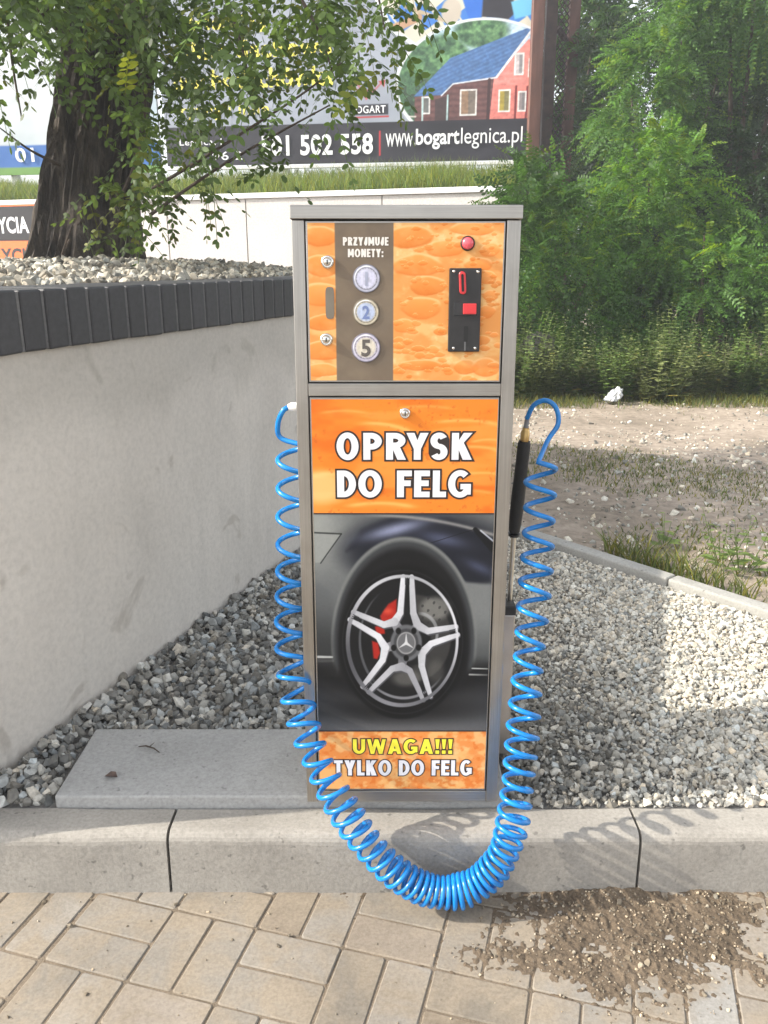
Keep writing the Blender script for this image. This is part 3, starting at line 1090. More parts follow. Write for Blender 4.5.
def coin(px, py, rpx, digit, outer, inner):
    x, z = ML(px, py)
    r = rpx * 1.412 / FPX
    def fn(U, V):
        X, Y = (U - .5) * 2, (V - .5) * 2
        d = np.hypot(X, Y)
        col = np.empty(U.shape + (3,)); col[:] = outer
        col = over(col, np.array(outer) * .62, sstep(.9, .95, d))
        col = over(col, (235, 235, 240), sstep(.80, .84, d) * (1 - sstep(.86, .9, d)) * sstep(.2, .8, -X + Y))
        col = over(col, np.array(outer) * .55, sstep(.74, .77, d) * (1 - sstep(.79, .82, d)) * .8)
        col = over(col, inner, 1 - sstep(.66, .70, d))
        a = np.arctan2(Y, X)
        col = over(col, np.array(inner) * .6, (np.sin(a * 34) > .2) * sstep(.68, .7, d) * (1 - sstep(.76, .78, d)) * .7)
        n = fbm(X * 6 + 9, Y * 6, 51)
        return col * (0.86 + .28 * n[..., None])
    n = 56
    bmv, tn = [], []
    U, V, idx = [], [], {}
    rings = 22
    for i in range(rings + 1):
        for k in range(n):
            a = 2 * PI * k / n
            rr = i / rings
            U.append(.5 + .5 * rr * math.cos(a)); V.append(.5 + .5 * rr * math.sin(a))
    U, V = np.array(U), np.array(V)
    col = lin(np.clip(fn(U[:, None], V[:, None])[:, 0], 0, 255))
    vs = np.stack([x + (U - .5) * 2 * r, np.full(len(U), -.0038), z + (V - .5) * 2 * r], -1)
    lp, ct = [], []
    for i in range(rings):
        for k in range(n):
            lp += [i * n + k, i * n + (k + 1) % n, (i + 1) * n + (k + 1) % n, (i + 1) * n + k]; ct.append(4)
    # thin edge so that the disc is a raised sticker
    o = len(vs)
    vs = np.concatenate([vs, vs[rings * n:] + np.array((0, .0012, 0))])
    col = np.concatenate([col, col[rings * n:]])
    for k in range(n):
        lp += [rings * n + k, rings * n + (k + 1) % n, o + (k + 1) % n, o + k]; ct.append(4)
    c = link('coin_emblem', np_mesh('coin_emblem', vs, lp, ct, True, col), M['print'], ud)
    tag(c, {'1': 'silver coin picture marked 1', '2': 'two tone coin picture marked 2', '5': 'two tone coin picture marked 5'}[digit])
    dm = simple('coin digit ' + digit, {'1': (.34, .36, .46), '2': (.16, .21, .40), '5': (.10, .085, .075)}[digit], .4)
    h = r * (.52 if digit != '5' else .62)
    w = h * .30 if digit == '1' else h * .85
    lettering(digit, (x - w * .62, x + w * .62, z - h, z + h * .9), -.0042, dm, c, .03)
coin(366.5, 278.5, 14, '1', (178, 178, 192), (196, 196, 214))
coin(366, 312, 13.6, '2', (190, 180, 158), (176, 186, 208))
coin(366, 347.5, 15, '5', (186, 180, 196), (204, 196, 180))

def lock(px, py, r, parent):
    x, z = ML(px, py)
    k = MB()
    k.lathe([(r, 0), (r, .0012), (r * .93, .003), (r * .8, .0042), (r * .62, .0046), (r * .58, .0036), (r * .54, .0036), (r * .5, .0058), (r * .42, .0064), (0.0005, .0066)], face_front(x, -.002, z), 28)
    lo = k.build('lock', M['chrome'], parent)
    q = MB()
    q.box(x - .0011, x + .0011, -.0091, -.0085, z - .0036, z + .0036)
    q.build('keyhole', M['gap'], lo)
lock(327.5, 262, .0118, ud)
lock(326.5, 339.5, .0118, ud)
# oblong hand slot
sx, sz = ML(330, 303)
pts = []
for k in range(24):
    a = 2 * PI * k / 24
    pts.append((sx + .0078 * math.copysign(abs(math.cos(a)) ** .5, math.cos(a)), sz + .0275 * math.copysign(abs(math.sin(a)) ** .35, math.sin(a))))
q = MB(); q.prism(pts, -.0032, -.002)
q.build('slot_plate', simple('slot plate', (.17, .145, .11), .45, 0, .1), ud)

# indicator lamp
x, z = ML(467.5, 243.5)
k = MB(); k.lathe([(.0126, 0), (.0126, .003), (.0115, .0045), (.0105, .0045), (.0102, .003)], face_front(x, -.0024, z), 32)
lamp = k.build('indicator_lamp', M['black_plastic'], ud)
k = MB(); k.lathe([(.0103, .002), (.0103, .0045), (.0095, .0072), (.007, .0092), (.0035, .0102), (.0004, .0104)], face_front(x, -.0024, z), 32)
k.build('lens', M['pink_lamp'], lamp)

# coin acceptor
a0, a1, c0, c1 = mbox(447.5, 268.2, 481.3, 351.5)
k = MB(); k.box(a0, a1, -.009, -.0022, c0, c1)
acc = k.build('coin_acceptor', M['black_plastic'], ud, .0018, 2)
for px, py in ((453.5, 271.5), (477.5, 272), (453, 347.8), (474.5, 347.8)):
    x, z = ML(px, py)
    k = MB(); k.lathe([(.0027, 0), (.0026, .0012), (.0018, .002), (.0003, .0022)], face_front(x, -.009, z), 14)
    k.build('screw', M['chrome'], acc)
def oblong(x, z, w, h, n=28):
    p = []
    for i in range(n):
        a = 2 * PI * i / n
        cz = (h - w) * (1 if math.sin(a) > 0 else -1)
        p.append((x + w * math.cos(a), z + cz + w * math.sin(a)))
    return p
x, z = ML(462, 283)
k = MB(); k.prism(oblong(0, 0, .0060, .0193), -.0125, -.009)
sl_ = k.build('coin_slot', M['red_plastic'], acc, .0008, 1); 
for v in sl_.data.vertices: v.co = Vector((x + v.co.x - v.co.z * .06, v.co.y, z + v.co.z))
k = MB(); k.prism(oblong(0, 0, .0022, .0150), -.0129, -.0123)
s2 = k.build('slot_opening', M['gap'], sl_)
for v in s2.data.vertices: v.co = Vector((x + v.co.x - v.co.z * .06, v.co.y, z + v.co.z))
b0, b1, d0, d1 = mbox(453.5, 302.5, 477, 315.5)
k = MB(); k.box(b0, b1, -.0106, -.0088, d0, d1)
bz = k.build('button_frame', simple('glossy black', (.02, .02, .021), .2), acc, .0005, 1)
b0, b1, d0, d1 = mbox(462.3, 303.5, 475.7, 314)
k = MB(); k.box(b0, b1, -.0165, -.0104, d0, d1)
k.build('return_button', M['red_plastic'], acc, .0012, 2)
b0, b1, d0, d1 = mbox(463, 326, 467.5, 341.5)
k = MB(); k.box(b0, b1, -.0096, -.0088, d0, d1)
k.build('return_slot', M['gap'], acc)
b0, b1, d0, d1 = mbox(463.6, 341.5, 465.2, 351)
k = MB(); k.box(b0, b1, -.0097, -.0088, d0 + .001, d1)
k.build('slot_lip', simple('grey lip', (.12, .12, .12), .4), acc)

# lower door
ld = MB(); ld.box(DX0, DX1, -.002, .008, W0z, W1z); ld = ld.build('lower_door', M['steel_h'], mach, .0008, 1)
Z_A, Z_B = ML(400, 513.3)[1], ML(400, 730.3)[1]
def foam_title(U, V):
    X, Y = U * 690, (1 - V) * 420
    n = fbm(X / 190, Y / 80, 5)
    col = np.empty(U.shape + (3,)); col[:] = (243, 138, 46)
    col = over(col, (232, 116, 34), sstep(.45, .7, n))
    col = over(col, (247, 158, 70), sstep(.5, .7, fbm(X / 260, Y / 60, 25)) * .7)
    # arcs of foam light
    for (cx, cy, rx, ry, a0_, a1_, w, s_) in ((210, 160, 190, 75, -1.9, -.2, 7, .75), (560, 115, 160, 40, -2.4, -.3, 6, .6), (600, 210, 130, 40, -2.2, -.2, 6, .6),
                                              (640, 300, 110, 34, -2.4, -.5, 5, .55), (560, 360, 140, 30, -2.3, -.3, 5, .4), (70, 300, 90, 30, -2.8, -.1, 9, .7), (250, 420, 160, 40, -2.6, -.4, 7, .7),
                                              (120, 80, 130, 40, -2.5, -.6, 5, .4), (420, 60, 150, 36, -2.5, -.6, 5, .35), (660, 170, 80, 26, -2.7, -.5, 4, .5)):
        d = (np.hypot((X - cx) / rx, (Y - cy) / ry) - 1) * ry
        a = np.arctan2((Y - cy) / ry, (X - cx) / rx)
        band = np.exp(-(d / w) ** 2) * sstep(a0_, a0_ + .5, a) * (1 - sstep(a1_ - .5, a1_, a))
        tail = np.exp(-np.clip(d, 0, None) / (w * 6)) * (d > 0) * 0
        inner = sstep(-ry * .7, 0, d) * (d < 0) * sstep(a0_, a0_ + .5, a) * (1 - sstep(a1_ - .5, a1_, a))
        col = over(col, (250, 196, 112), band * s_)
        col = over(col, (250, 176, 90), inner * .22)
    patch = ell(X, Y, 30, 320, 90, 60, 25)
    col = over(col, (250, 208, 140), patch * .75)
    spots = sstep(.62, .74, fbm(X / 16, Y / 14, 61)) * sstep(.5, .62, fbm(X / 110, Y / 70, 71))
    return over(col, (205, 100, 34), spots * .5)
picture('title_print', (DX0 + .0025, DX1 - .002, Z_A, W1z - .003), -.0024, 300, 200, foam_title, M['print'], ld)

def car_print(U, V):
    X, Y = 18 + U * 724, 10 + (1 - V) * 880
    col = np.empty(U.shape + (3,))
    # bodywork
    t = X / 760
    col[:] = (104, 106, 106)
    col = over(col, (152, 154, 149), sstep(230, 20, X) * sstep(330, 60, Y))
    col = over(col, (66, 68, 70), sstep(90, 20, Y) * sstep(330, 240, X) * 0)
    col = over(col, (30, 32, 40), ell(X, Y, 470, 150, 330, 140, 40))
    col = over(col, (30, 32, 40), poly(X, Y, [(150, 150), (210, 70), (330, 20), (560, 25), (742, 110), (742, 275), (640, 285), (520, 170), (380, 105)], 16))
    col = over(col, (150, 156, 184), np.exp(-(((X - 345) * .95 + (Y - 68) * .35) / 105) ** 2 - (((Y - 68) - (X - 345) * -.22) / 24) ** 2) * .9)
    col = over(col, (104, 110, 140), np.exp(-((X - 540) / 90) ** 2 - (((Y - 105) - (X - 540) * .20) / 24) ** 2) * .6)
    col = over(col, (92, 98, 126), np.exp(-((X - 690) / 60) ** 2 - (((Y - 215) - (X - 690) * .4) / 22) ** 2) * .55)
    col = over(col, (156, 154, 150), np.exp(-((Y - (14 + .0011 * (X - 250) ** 2 * .28)) / 7) ** 2) * sstep(180, 330, X) * .8)
    col = over(col, (118, 120, 119), poly(X, Y, [(600, 268), (742, 285), (742, 640), (668, 640), (655, 480)], 10))
    col = over(col, (60, 62, 62), poly(X, Y, [(600, 268), (742, 285), (742, 640), (668, 640), (655, 480)], 10) * sstep(380, 640, Y) * .8)
    # panel seams and head lamp
    col = over(col, (20, 20, 22), seg(X, Y, 668, 68, 742, 140, 9, 16, 3))
    col = over(col, (210, 215, 225), seg(X, Y, 690, 72, 742, 112, 2.5, 3, 2) * .8)
    col = over(col, (16, 16, 18), seg(X, Y, 462, 128, 668, 66, 1.4, 1.4, 1.6) * .7)
    # left door badge window
    col = over(col, (150, 152, 148), poly(X, Y, [(18, 80), (126, 86), (108, 112), (70, 170), (40, 196), (18, 196)], 3) * .85)
    col = over(col, (44, 46, 46), seg(X, Y, 18, 80, 128, 85, 3, 3) * .9)
    col = over(col, (44, 46, 46), seg(X, Y, 128, 85, 42, 198, 2.5, 2.5) * .9)
    # lower dark body and road
    col = over(col, (42, 43, 43), sstep(300, 560, Y) * sstep(250, 60, X) * .85)
    col = over(col, (28, 28, 28), sstep(560, 640, Y))
    col = over(col, (190, 190, 186), seg(X, Y, 22, 576, 82, 577, 5, 4, 3) * .9)
    col = over(col, (70, 70, 70), seg(X, Y, 22, 592, 84, 592, 7, 6, 3) * .9)
    col = over(col, (200, 200, 196), seg(X, Y, 672, 624, 738, 626, 2.5, 2.5, 2) * .9)
    col = over(col, (170, 170, 166), seg(X, Y, 662, 650, 738, 652, 3.5, 3.5, 2) * .9)
    col = over(col, (20, 20, 20), sstep(655, 664, Y) * (1 - sstep(690, 800, Y)) * .7)
    # wheel arch lip, arch, tyre
    col = over(col, (118, 120, 118), ell(X, Y, 384, 520, 306, 424, 5) * sstep(640, 560, Y) * (.45 + .55 * sstep(560, 300, Y)))
    col = over(col, (60, 62, 64), ell(X, Y, 384, 528, 294, 416, 7) * sstep(660, 600, Y))
    col = over(col, (24, 24, 25), ell(X, Y, 382, 540, 278, 402, 12))
    col = over(col, (15, 15, 16), ell(X, Y, 380, 535, 262, 330, 14))
    road = sstep(690, 800, Y + .0009 * (X - 380) ** 2 - 8)
    col = over(col, np.stack([62 + 34 * V * 0 + (Y - 780) * .30, 62 + (Y - 780) * .30, 63 + (Y - 780) * .30], -1), road * sstep(600, 890, Y + .0012 * (X - 380) ** 2))
    col = over(col, (22, 22, 22), ell(X, Y, 380, 800, 300, 46, 40) * .85)
    col = over(col, (17, 17, 18), ell(X, Y, 378, 528, 262, 312, 6))
    col = over(col, (36, 36, 37), ell(X, Y, 378, 522, 254, 298, 3) * (1 - ell(X, Y, 378, 522, 249, 292, 3)) * .8)
    # rim bowl
    rim = ell(X, Y, 376, 516, 236, 273, 2.5)
    lip = rim - ell(X, Y, 379, 514, 222, 258, 3)
    col = over(col, (24, 24, 25), rim)
    a = np.arctan2(-(Y - 516) / 273, (X - 376) / 236)
    sh = 150 + 50 * np.sin(a * 1.0 + .6) + 28 * np.sin(a * 3 + 1)
    # brake disc, caliper
    col = over(col, (92, 90, 86), (ell(X, Y, 430, 500, 150, 178, 6) - ell(X, Y, 418, 515, 80, 96, 6)).clip(0, 1) * sstep(395, 440, X) * .45)
    col = over(col, (140, 138, 132), ell(X, Y, 512, 378, 62, 46, 16) * .7)
    holes = (np.sin(X / 7.5) * np.sin(Y / 8 + X / 30) > .72)
    col = over(col, (40, 40, 40), holes * ell(X, Y, 505, 385, 80, 66, 20) * .6)
    col = over(col, (176, 178, 180), (ell(X, Y, 448, 480, 80, 88, 3) - ell(X, Y, 444, 484, 72, 80, 3)).clip(0, 1) * sstep(430, 470, X) * .6)
    col = over(col, (120, 118, 112), ell(X, Y, 395, 665, 60, 34, 16) * .6)
    col = over(col, (120, 118, 112), ell(X, Y, 520, 640, 34, 50, 18) * .35)
    cal = poly(X, Y, [(284, 408), (318, 360), (352, 340), (352, 420), (318, 428), (290, 432)], 6)
    cal = np.maximum(cal, poly(X, Y, [(262, 452), (300, 440), (304, 480), (270, 486)], 5))
    cal = np.maximum(cal, poly(X, Y, [(250, 510), (276, 518), (284, 560), (272, 586), (256, 582)], 5))
    col = over(col, (168, 38, 28), cal)
    col = over(col, (232, 96, 70), ell(X, Y, 316, 388, 18, 12, 12) * cal * .6)
    # inner barrel glints
    col = over(col, (120, 122, 126), (ell(X, Y, 384, 512, 190, 232, 3) - ell(X, Y, 390, 508, 186, 228, 3)).clip(0, 1) * sstep(300, 220, X) * .6)
    col = over(col, (150, 150, 154), (ell(X, Y, 384, 512, 205, 244, 3) - ell(X, Y, 384, 504, 204, 240, 3)).clip(0, 1) * sstep(640, 740, Y) * .8)
    # five double spokes
    hub = (393, 519)
    ends = [(396, 252), (604, 468), (482, 748), (222, 712), (166, 408)]
    joints = []
    for k in range(5):
        e0, e1 = ends[k], ends[(k + 1) % 5]
        mx_, my_ = (e0[0] + e1[0]) / 2 - hub[0], (e0[1] + e1[1]) / 2 - hub[1]
        joints.append((hub[0] + mx_ * .44, hub[1] + my_ * .46))
    light = lambda b: np.stack([np.clip(b + (500 - Y) * .10 + 16 * np.sin(X / 37), 60, 240)] * 2 + [np.clip(b + 4 + (500 - Y) * .10 + 16 * np.sin(X / 37), 60, 244)], -1)
    arms = []
    for k in range(5):
        e = ends[k]
        ex, ey = e[0] - hub[0], e[1] - hub[1]
        ln = math.hypot(ex, ey)
        nx, ny = -ey / ln, ex / ln
        for s_, j in ((1, joints[k]), (-1, joints[k - 1])):
            a_ = (e[0] + nx * 17 * s_, e[1] + ny * 17 * s_)
            m_ = (hub[0] + ex * .46 + nx * 27 * s_, hub[1] + ey * .46 + ny * 27 * s_)
            arms.append((a_, m_, j, 184 if (k + (s_ > 0)) % 2 else 206))
    for a_, m_, j, b_ in arms:               # dark flanks first
        col = over(col, (78, 78, 82), seg(X, Y, a_[0] + 4, a_[1] + 6, m_[0] + 4, m_[1] + 7, 9, 12, 2))
        col = over(col, (78, 78, 82), seg(X, Y, m_[0] + 4, m_[1] + 7, j[0] + 4, j[1] + 8, 12, 16, 2))
    for a_, m_, j, b_ in arms:
        hx, hy = hub[0] + (j[0] - hub[0]) * .5, hub[1] + (j[1] - hub[1]) * .5
        col = over(col, light(132), seg(X, Y, j[0], j[1], hx, hy, 15, 22, 3))
        col = over(col, light(b_ - 6), seg(X, Y, m_[0], m_[1], j[0], j[1], 13, 17, 2))
        col = over(col, light(b_), seg(X, Y, a_[0], a_[1], m_[0], m_[1], 10, 13, 2))
    col = over(col, np.stack([sh, sh, sh + 4], -1), lip.clip(0, 1))
    for k in range(5):                       # rim bolts at the spoke ends
        e = ends[k]
        ex, ey = e[0] - hub[0], e[1] - hub[1]
        ln = math.hypot(ex, ey)
        nx, ny = -ey / ln, ex / ln
        for s_ in (-8, 0, 8):
            px_, py_ = e[0] + nx * s_ - ex / ln * 4, e[1] + ny * s_ - ey / ln * 4
            col = over(col, (40, 40, 42), seg(X, Y, px_, py_, px_ - ex / ln * 26, py_ - ey / ln * 26, 1.5, 1.5, 1.6))
    col = over(col, (100, 101, 104), ell(X, Y, 393, 519, 66, 76, 5))
    col = over(col, (58, 58, 60), ell(X, Y, 393, 519, 52, 60, 4) * .8)
    for k in range(5):
        aa = -PI / 2 + .62 + k * 2 * PI / 5
        col = over(col, (18, 18, 18), ell(X, Y, 393 + 55 * math.cos(aa), 519 + 62 * math.sin(aa), 11, 13, 2.5))
    col = over(col, (150, 150, 150), ell(X, Y, 393, 519, 40, 46, 2.5))
    col = over(col, (104, 104, 106), ell(X, Y, 393, 519, 35, 40, 2.5))
    for aa in (-PI / 2, PI / 6, 5 * PI / 6):
        col = over(col, (206, 206, 206), seg(X, Y, 393, 519, 393 + 32 * math.cos(aa), 519 + 37 * math.sin(aa), 6, 1, 2))
    return col * (0.97 + .06 * fbm(X / 8, Y / 8, 81))[..., None]
picture('wheel_photo_print', (DX0 + .0025, DX1 - .002, Z_B + .0012, Z_A - .0012), -.0024, 400, 520, car_print, M['print'], ld)
def foam_label(U, V):
    X, Y = U * 540, (1 - V) * 190
    n = fbm(X / 55, Y / 35, 6)
    m = fbm(X / 22, Y / 18, 16)
    col = np.empty(U.shape + (3,)); col[:] = (240, 150, 78)
    col = over(col, (248, 192, 122), sstep(.45, .62, n) * .8)
    col = over(col, (232, 122, 48), sstep(.55, .7, m) * .7)
    return over(col, (250, 208, 146), sstep(.56, .7, fbm(X / 34, Y / 28, 26)) * .6)
picture('warning_print', (DX0 + .0025, DX1 - .002, W0z + .0035, Z_B - .0012), -.0024, 220, 100, foam_label, M['print'], ld)
for zz in (Z_A, Z_B):
    ln_ = MB()
    ln_.box(DX0 + .0025, DX1 - .002, -.0030, -.0021, zz - .0012, zz + .0012)
    ln_.build('print_divider', M['print_black'], ld)
heavy_line([('O', 336.8, 358.8), ('P', 363.6, 382), ('R', 386.3, 406.2), ('Y', 406.6, 428.6), ('S', 430.6, 447.8), ('K', 452, 472.4)], 432.6, 459.4, 7.0, 5.6, 1.9, M['print_white'], M['print_black'], ld)
heavy_line([('D', 337.4, 356.2), ('O', 358.6, 382), ('F', 397.2, 412), ('E', 414.4, 430), ('L', 433, 446.4), ('G', 448.4, 471.2)], 470.2, 496.8, 7.0, 5.6, 1.9, M['print_white'], M['print_black'], ld)
heavy_line(spread('UWAGA!!!', 353, 452.6, 15), 738.4, 753, 3.9, 3.0, 1.0, M['print_yellow'], M['print_black'], ld)
heavy_line(spread('TYLKO DO FELG', 334.3, 471.8, 15), 759.4, 774.6, 3.9, 3.0, 1.0, M['print_white'], M['print_black'], ld)
lock(405, 413, .0105, ld)

# square holster tube for the lance, fixed to the right flank
hol = MB()
hol.box(HW + .0005, HW + .052, .185, .235, .0, .345)
hol = hol.build('lance_holster', M['steel_tube'], mach, .003, 2)
k = MB(); k.box(HW + .0002, HW + .0535, .183, .237, .345, .366); k.build('holster_cap', M['black_plastic'], hol, .002, 2)

# ------------------------------------------------------------------ spray lance and coiled hose
lance = thing('spray_lance', 'black gripped spray lance standing in the holster at the right of the machine', 'spray lance', (.294, 1.70, .36))
LP = lambda px, py, Y: at(px, py, Y) - Vector((.294, 1.70, .36))
top, bot = LP(524.5, 441, 1.655), LP(514, 533, 1.675)
d_ = (bot - top)
k = MB()
rr = [.0115, .0135, .0135, .014, .0145, .0145, .014, .013, .012, .0085]
pts = [top + d_ * t for t in (0, .03, .2, .4, .55, .7, .82, .92, .97, 1.0)]
k.tube(pts, rr, 16)
k.build('handle', M['black_rubber'], lance)
k = MB(); k.tube([bot + d_ * .005, bot + d_ * .03], [.013, .012], 16); k.build('collar', M['black_plastic'], lance)
k = MB(); k.tube([bot + d_ * .03, LP(509, 612, 1.70) , LP(507, 640, 1.71)], [.0055, .0052, .005], 12)
k.build('lance_pipe', simple('pale steel pipe', (.66, .62, .55), .35, 1, .08), lance)
k = MB(); k.tube([top - d_ * .002, top - d_ * .10, top - d_ * .105, top - d_ * .14], [.0095, .0092, .0075, .007], 6)
k.build('brass_fitting', M['brass'], lance)
k = MB(); k.tube([top - d_ * .14, top - d_ * .20, top - d_ * .27 + Vector((.002, 0, 0))], [.0055, .005, .0046], 10)
k.build('hose_sleeve', simple('grey sleeve', (.22, .22, .23), .5), lance)

hose = thing('coiled_hose', 'bright blue coiled hose hanging in a loop in front of the machine', 'hose', (0, 1.4, 0))
def catmull(P, n=40):
    P = [P[0] * 2 - P[1]] + P + [P[-1] * 2 - P[-2]]
    out = []
    for i in range(1, len(P) - 2):
        for k in range(n):
            t = k / n
            a, b, c, d = P[i - 1], P[i], P[i + 1], P[i + 2]
            out.append(.5 * ((2 * b) + (-a + c) * t + (2 * a - 5 * b + 4 * c - d) * t * t + (-a + 3 * b - 3 * c + d) * t ** 3))
    out.append(P[-2])
    return out
AX = [(292, 432, 1.545, 0.0564), (292, 520, 1.535, 0.0556), (291, 600, 1.52, 0.0548), (291, 650, 1.50, 0.0523), (296, 692, 1.463, 0.0465), (308, 737, 1.415, 0.0390), (325, 777, 1.385, 0.0332),
      (346, 813, 1.362, 0.0282), (369, 846, 1.348, 0.0266), (395, 872, 1.338, 0.0199), (425, 889, 1.334, 0.0142), (455, 892, 1.334, 0.0133), (480, 882, 1.337, 0.0142), (500, 860, 1.342, 0.0199),
      (511, 830, 1.350, 0.0247), (517, 790, 1.372, 0.0291), (522, 740, 1.405, 0.0357), (526, 690, 1.44, 0.0423), (532, 620, 1.485, 0.0473), (537, 560, 1.52, 0.0506), (540, 500, 1.55, 0.0539), (541, 452, 1.57, 0.0556)]
axis = [at(a[0], a[1], a[2]) for a in AX]
path = catmull(axis, 40)
pitch = np.interp(np.arange(len(path)) / 40.0, np.arange(len(AX)), [a[3] for a in AX])
pitch = pitch * np.array([1 + .16 * mnoise.noise(Vector((i * .021, 3.3, 0))) for i in range(len(path))])
seg_l = [0] + [(path[i] - path[i - 1]).length for i in range(1, len(path))]
phase = np.cumsum([2 * PI * l / p for l, p in zip(seg_l, pitch)])
s_arc = np.cumsum(seg_l)
tot = phase[-1]
nper = 22
NP = int(tot / (2 * PI) * nper)
ph = np.linspace(0, tot, NP)
cx = np.interp(ph, phase, [p.x for p in path]); cy_ = np.interp(ph, phase, [p.y for p in path]); cz = np.interp(ph, phase, [p.z for p in path])
CP = [Vector(q) for q in zip(cx, cy_, cz)]
RH = .0285
helix = []
up = Vector((-1, 0, 0))
for i, p in enumerate(CP):
    t = (CP[min(i + 1, NP - 1)] - CP[max(i - 1, 0)]).normalized()
    up = (up - t * up.dot(t)).normalized()
    b = t.cross(up)
    jit = 1 + .16 * mnoise.noise(Vector((i * .012, 8.1, 0)))
    ang = ph[i] + .25 * math.sin(i * .02)
    helix.append(p + (up * math.cos(ang) - b * math.sin(ang)) * RH * jit)
# lead in from the white fitting and the lead out that loops up to the lance
f0 = Vector((MX - HW - .004 - .009, 1.545, at(288, 407, 1.545).z))
lead = catmull([f0 + Vector((-.006, 0, 0)), at(283, 411, 1.54), at(278, 424, 1.545), at(281, 438, 1.553), helix[10]], 10)
tip = lance.location + top - d_ * .26 + Vector((.002, 0, 0))
helix = helix[:-8]
out_ = catmull([helix[-1], at(548, 440, 1.60), at(558, 424, 1.61), at(556, 408, 1.615), at(546, 400.5, 1.625), at(534, 405, 1.635), at(527.5, 417, 1.645), tip], 10)
full = [p - Vector((0, 1.4, 0)) for p in lead[:-1] + helix[10:] + out_[1:]]
k = MB(); k.tube(full, .0051, 10)
k.build('hose_coil', M['hose'], hose)
k = MB()
k.tube([f0 - Vector((0, 1.4, 0)) + Vector((.014, 0, .001)), f0 - Vector((0, 1.4, 0)) + Vector((-.002, 0, 0)), f0 - Vector((0, 1.4, 0)) + Vector((-.008, 0, -.001))], [.0085, .0085, .0065], 12)
k.build('end_fitting', M['white_plastic'], hose)

# ------------------------------------------------------------------ leaves
LEAF = np.array([(0, 0), (.28, .46), (.70, .44), (1, 0), (.70, -.44), (.28, -.46)])

def fronds(P, D, length, pairs, leaf, droop, tint, width=.52, roll=.5):
    """pinnate leaves: P base points, D directions; returns verts, loops, counts, tints"""
    n = len(P)
    D = D / np.linalg.norm(D, axis=1, keepdims=True)
    up = np.tile(np.array((0, 0, 1.0)), (n, 1)) + RNG.normal(0, roll, (n, 3))
    S = np.cross(D, up); S /= np.linalg.norm(S, axis=1, keepdims=True) + 1e-9
    Nn = np.cross(S, D)
    L_ = length[:, None, None]
    m = pairs * 2 + 1
    t = np.concatenate([np.repeat(np.linspace(.14, .95, pairs), 2), [1.0]])
    side = np.concatenate([np.tile([1.0, -1.0], pairs), [0.0]])
    tt = t[None, :, None] + RNG.normal(0, .012, (n, m, 1))
    down = np.array((0, 0, -1.0))
    base = P[:, None, :] + D[:, None, :] * L_ * tt + down * (droop[:, None, None] * L_ * tt ** 2)
    fwd = D[:, None, :] + down * (2 * droop[:, None, None] * tt)
    fwd = fwd / np.linalg.norm(fwd, axis=2, keepdims=True)
    sd = side[None, :, None]
    ld_ = S[:, None, :] * sd * .88 + fwd * (.45 + .6 * (np.abs(sd) < .5)) + down * (.22 + RNG.normal(0, .08, (n, m, 1))) * np.abs(sd) + RNG.normal(0, .07, (n, m, 3))
    ld_ /= np.linalg.norm(ld_, axis=2, keepdims=True)
    ln = Nn[:, None, :] + RNG.normal(0, .2, (n, m, 3))
    ls = np.cross(ld_, ln); ls /= np.linalg.norm(ls, axis=2, keepdims=True) + 1e-9
    ll = (leaf[:, None] * (.72 + .4 * np.sin(PI * np.clip(t, 0, 1) * .8 + .3))[None, :] * RNG.uniform(.85, 1.12, (n, m)))[..., None, None]
    V = base[:, :, None, :] + ll * (ld_[:, :, None, :] * LEAF[None, None, :, 0:1] + ls[:, :, None, :] * (LEAF[None, None, :, 1:2] * width))
    V = V.reshape(-1, 3)
    T = np.repeat(np.clip(tint[:, None, :] * RNG.normal(1, .10, (n, m, 1)), .004, 1), 6, axis=1).reshape(-1, 3)
    k_ = n * m
    loops = np.arange(k_ * 6)
    cnt = np.full(k_, 6)
    # rachis as a slim blade
    q = []
    ts = np.linspace(0, 1, 4)
    for a_ in ts:
        c = P + D * length[:, None] * a_ + down * (droop * length)[:, None] * a_ ** 2
        q.append(c + S * .0012); q.append(c - S * .0012)
    Rv = np.stack(q, 1)
    o = len(V)
    V = np.concatenate([V, Rv.reshape(-1, 3)])
    b = (np.arange(n) * 8)[:, None]
    fl = np.concatenate([b + np.array([[2 * j, 2 * j + 1, 2 * j + 3, 2 * j + 2]]) for j in range(3)], 1).reshape(-1) + o
    loops = np.concatenate([loops, fl])
    cnt = np.concatenate([cnt, np.full(n * 3, 4)])
    T = np.concatenate([T, np.repeat(tint * .9, 8, axis=0)])
    return V, loops, cnt, T

def merge(parts):
    V, Lp, Ct, T = [], [], [], []
    o = 0
    for v, l, c, t in parts:
        V.append(v); Lp.append(l + o); Ct.append(c); T.append(t); o += len(v)
    return np.concatenate(V), np.concatenate(Lp), np.concatenate(Ct), np.concatenate(T)

def leaf_tint(n, base, var=.22, yellow=.12):
    t = np.asarray(base)[None] * RNG.lognormal(0, var, (n, 1))
    y = (RNG.random(n) < yellow)[:, None]
    return np.where(y, t * np.array((1.7, 1.25, .8)), t)

def crown(P, D, parent, base, length=(.16, .30), leaf=(.030, .042), pairs=7, droop=(.15, .5), name='crown', yellow=.1):
    n = len(P)
    h = n // 2
    pr = []
    for s_, pp in ((slice(0, h), pairs), (slice(h, n), pairs - 1)):
        m = len(P[s_])
        if m == 0: continue
        pr.append(fronds(P[s_], D[s_], RNG.uniform(*length, m), pp, RNG.uniform(*leaf, m), RNG.uniform(*droop, m), leaf_tint(m, base, yellow=yellow)))
    me = np_mesh(name, *merge(pr)[:3], False, merge(pr)[3])
    return link(name, me, M['leaf'], parent)

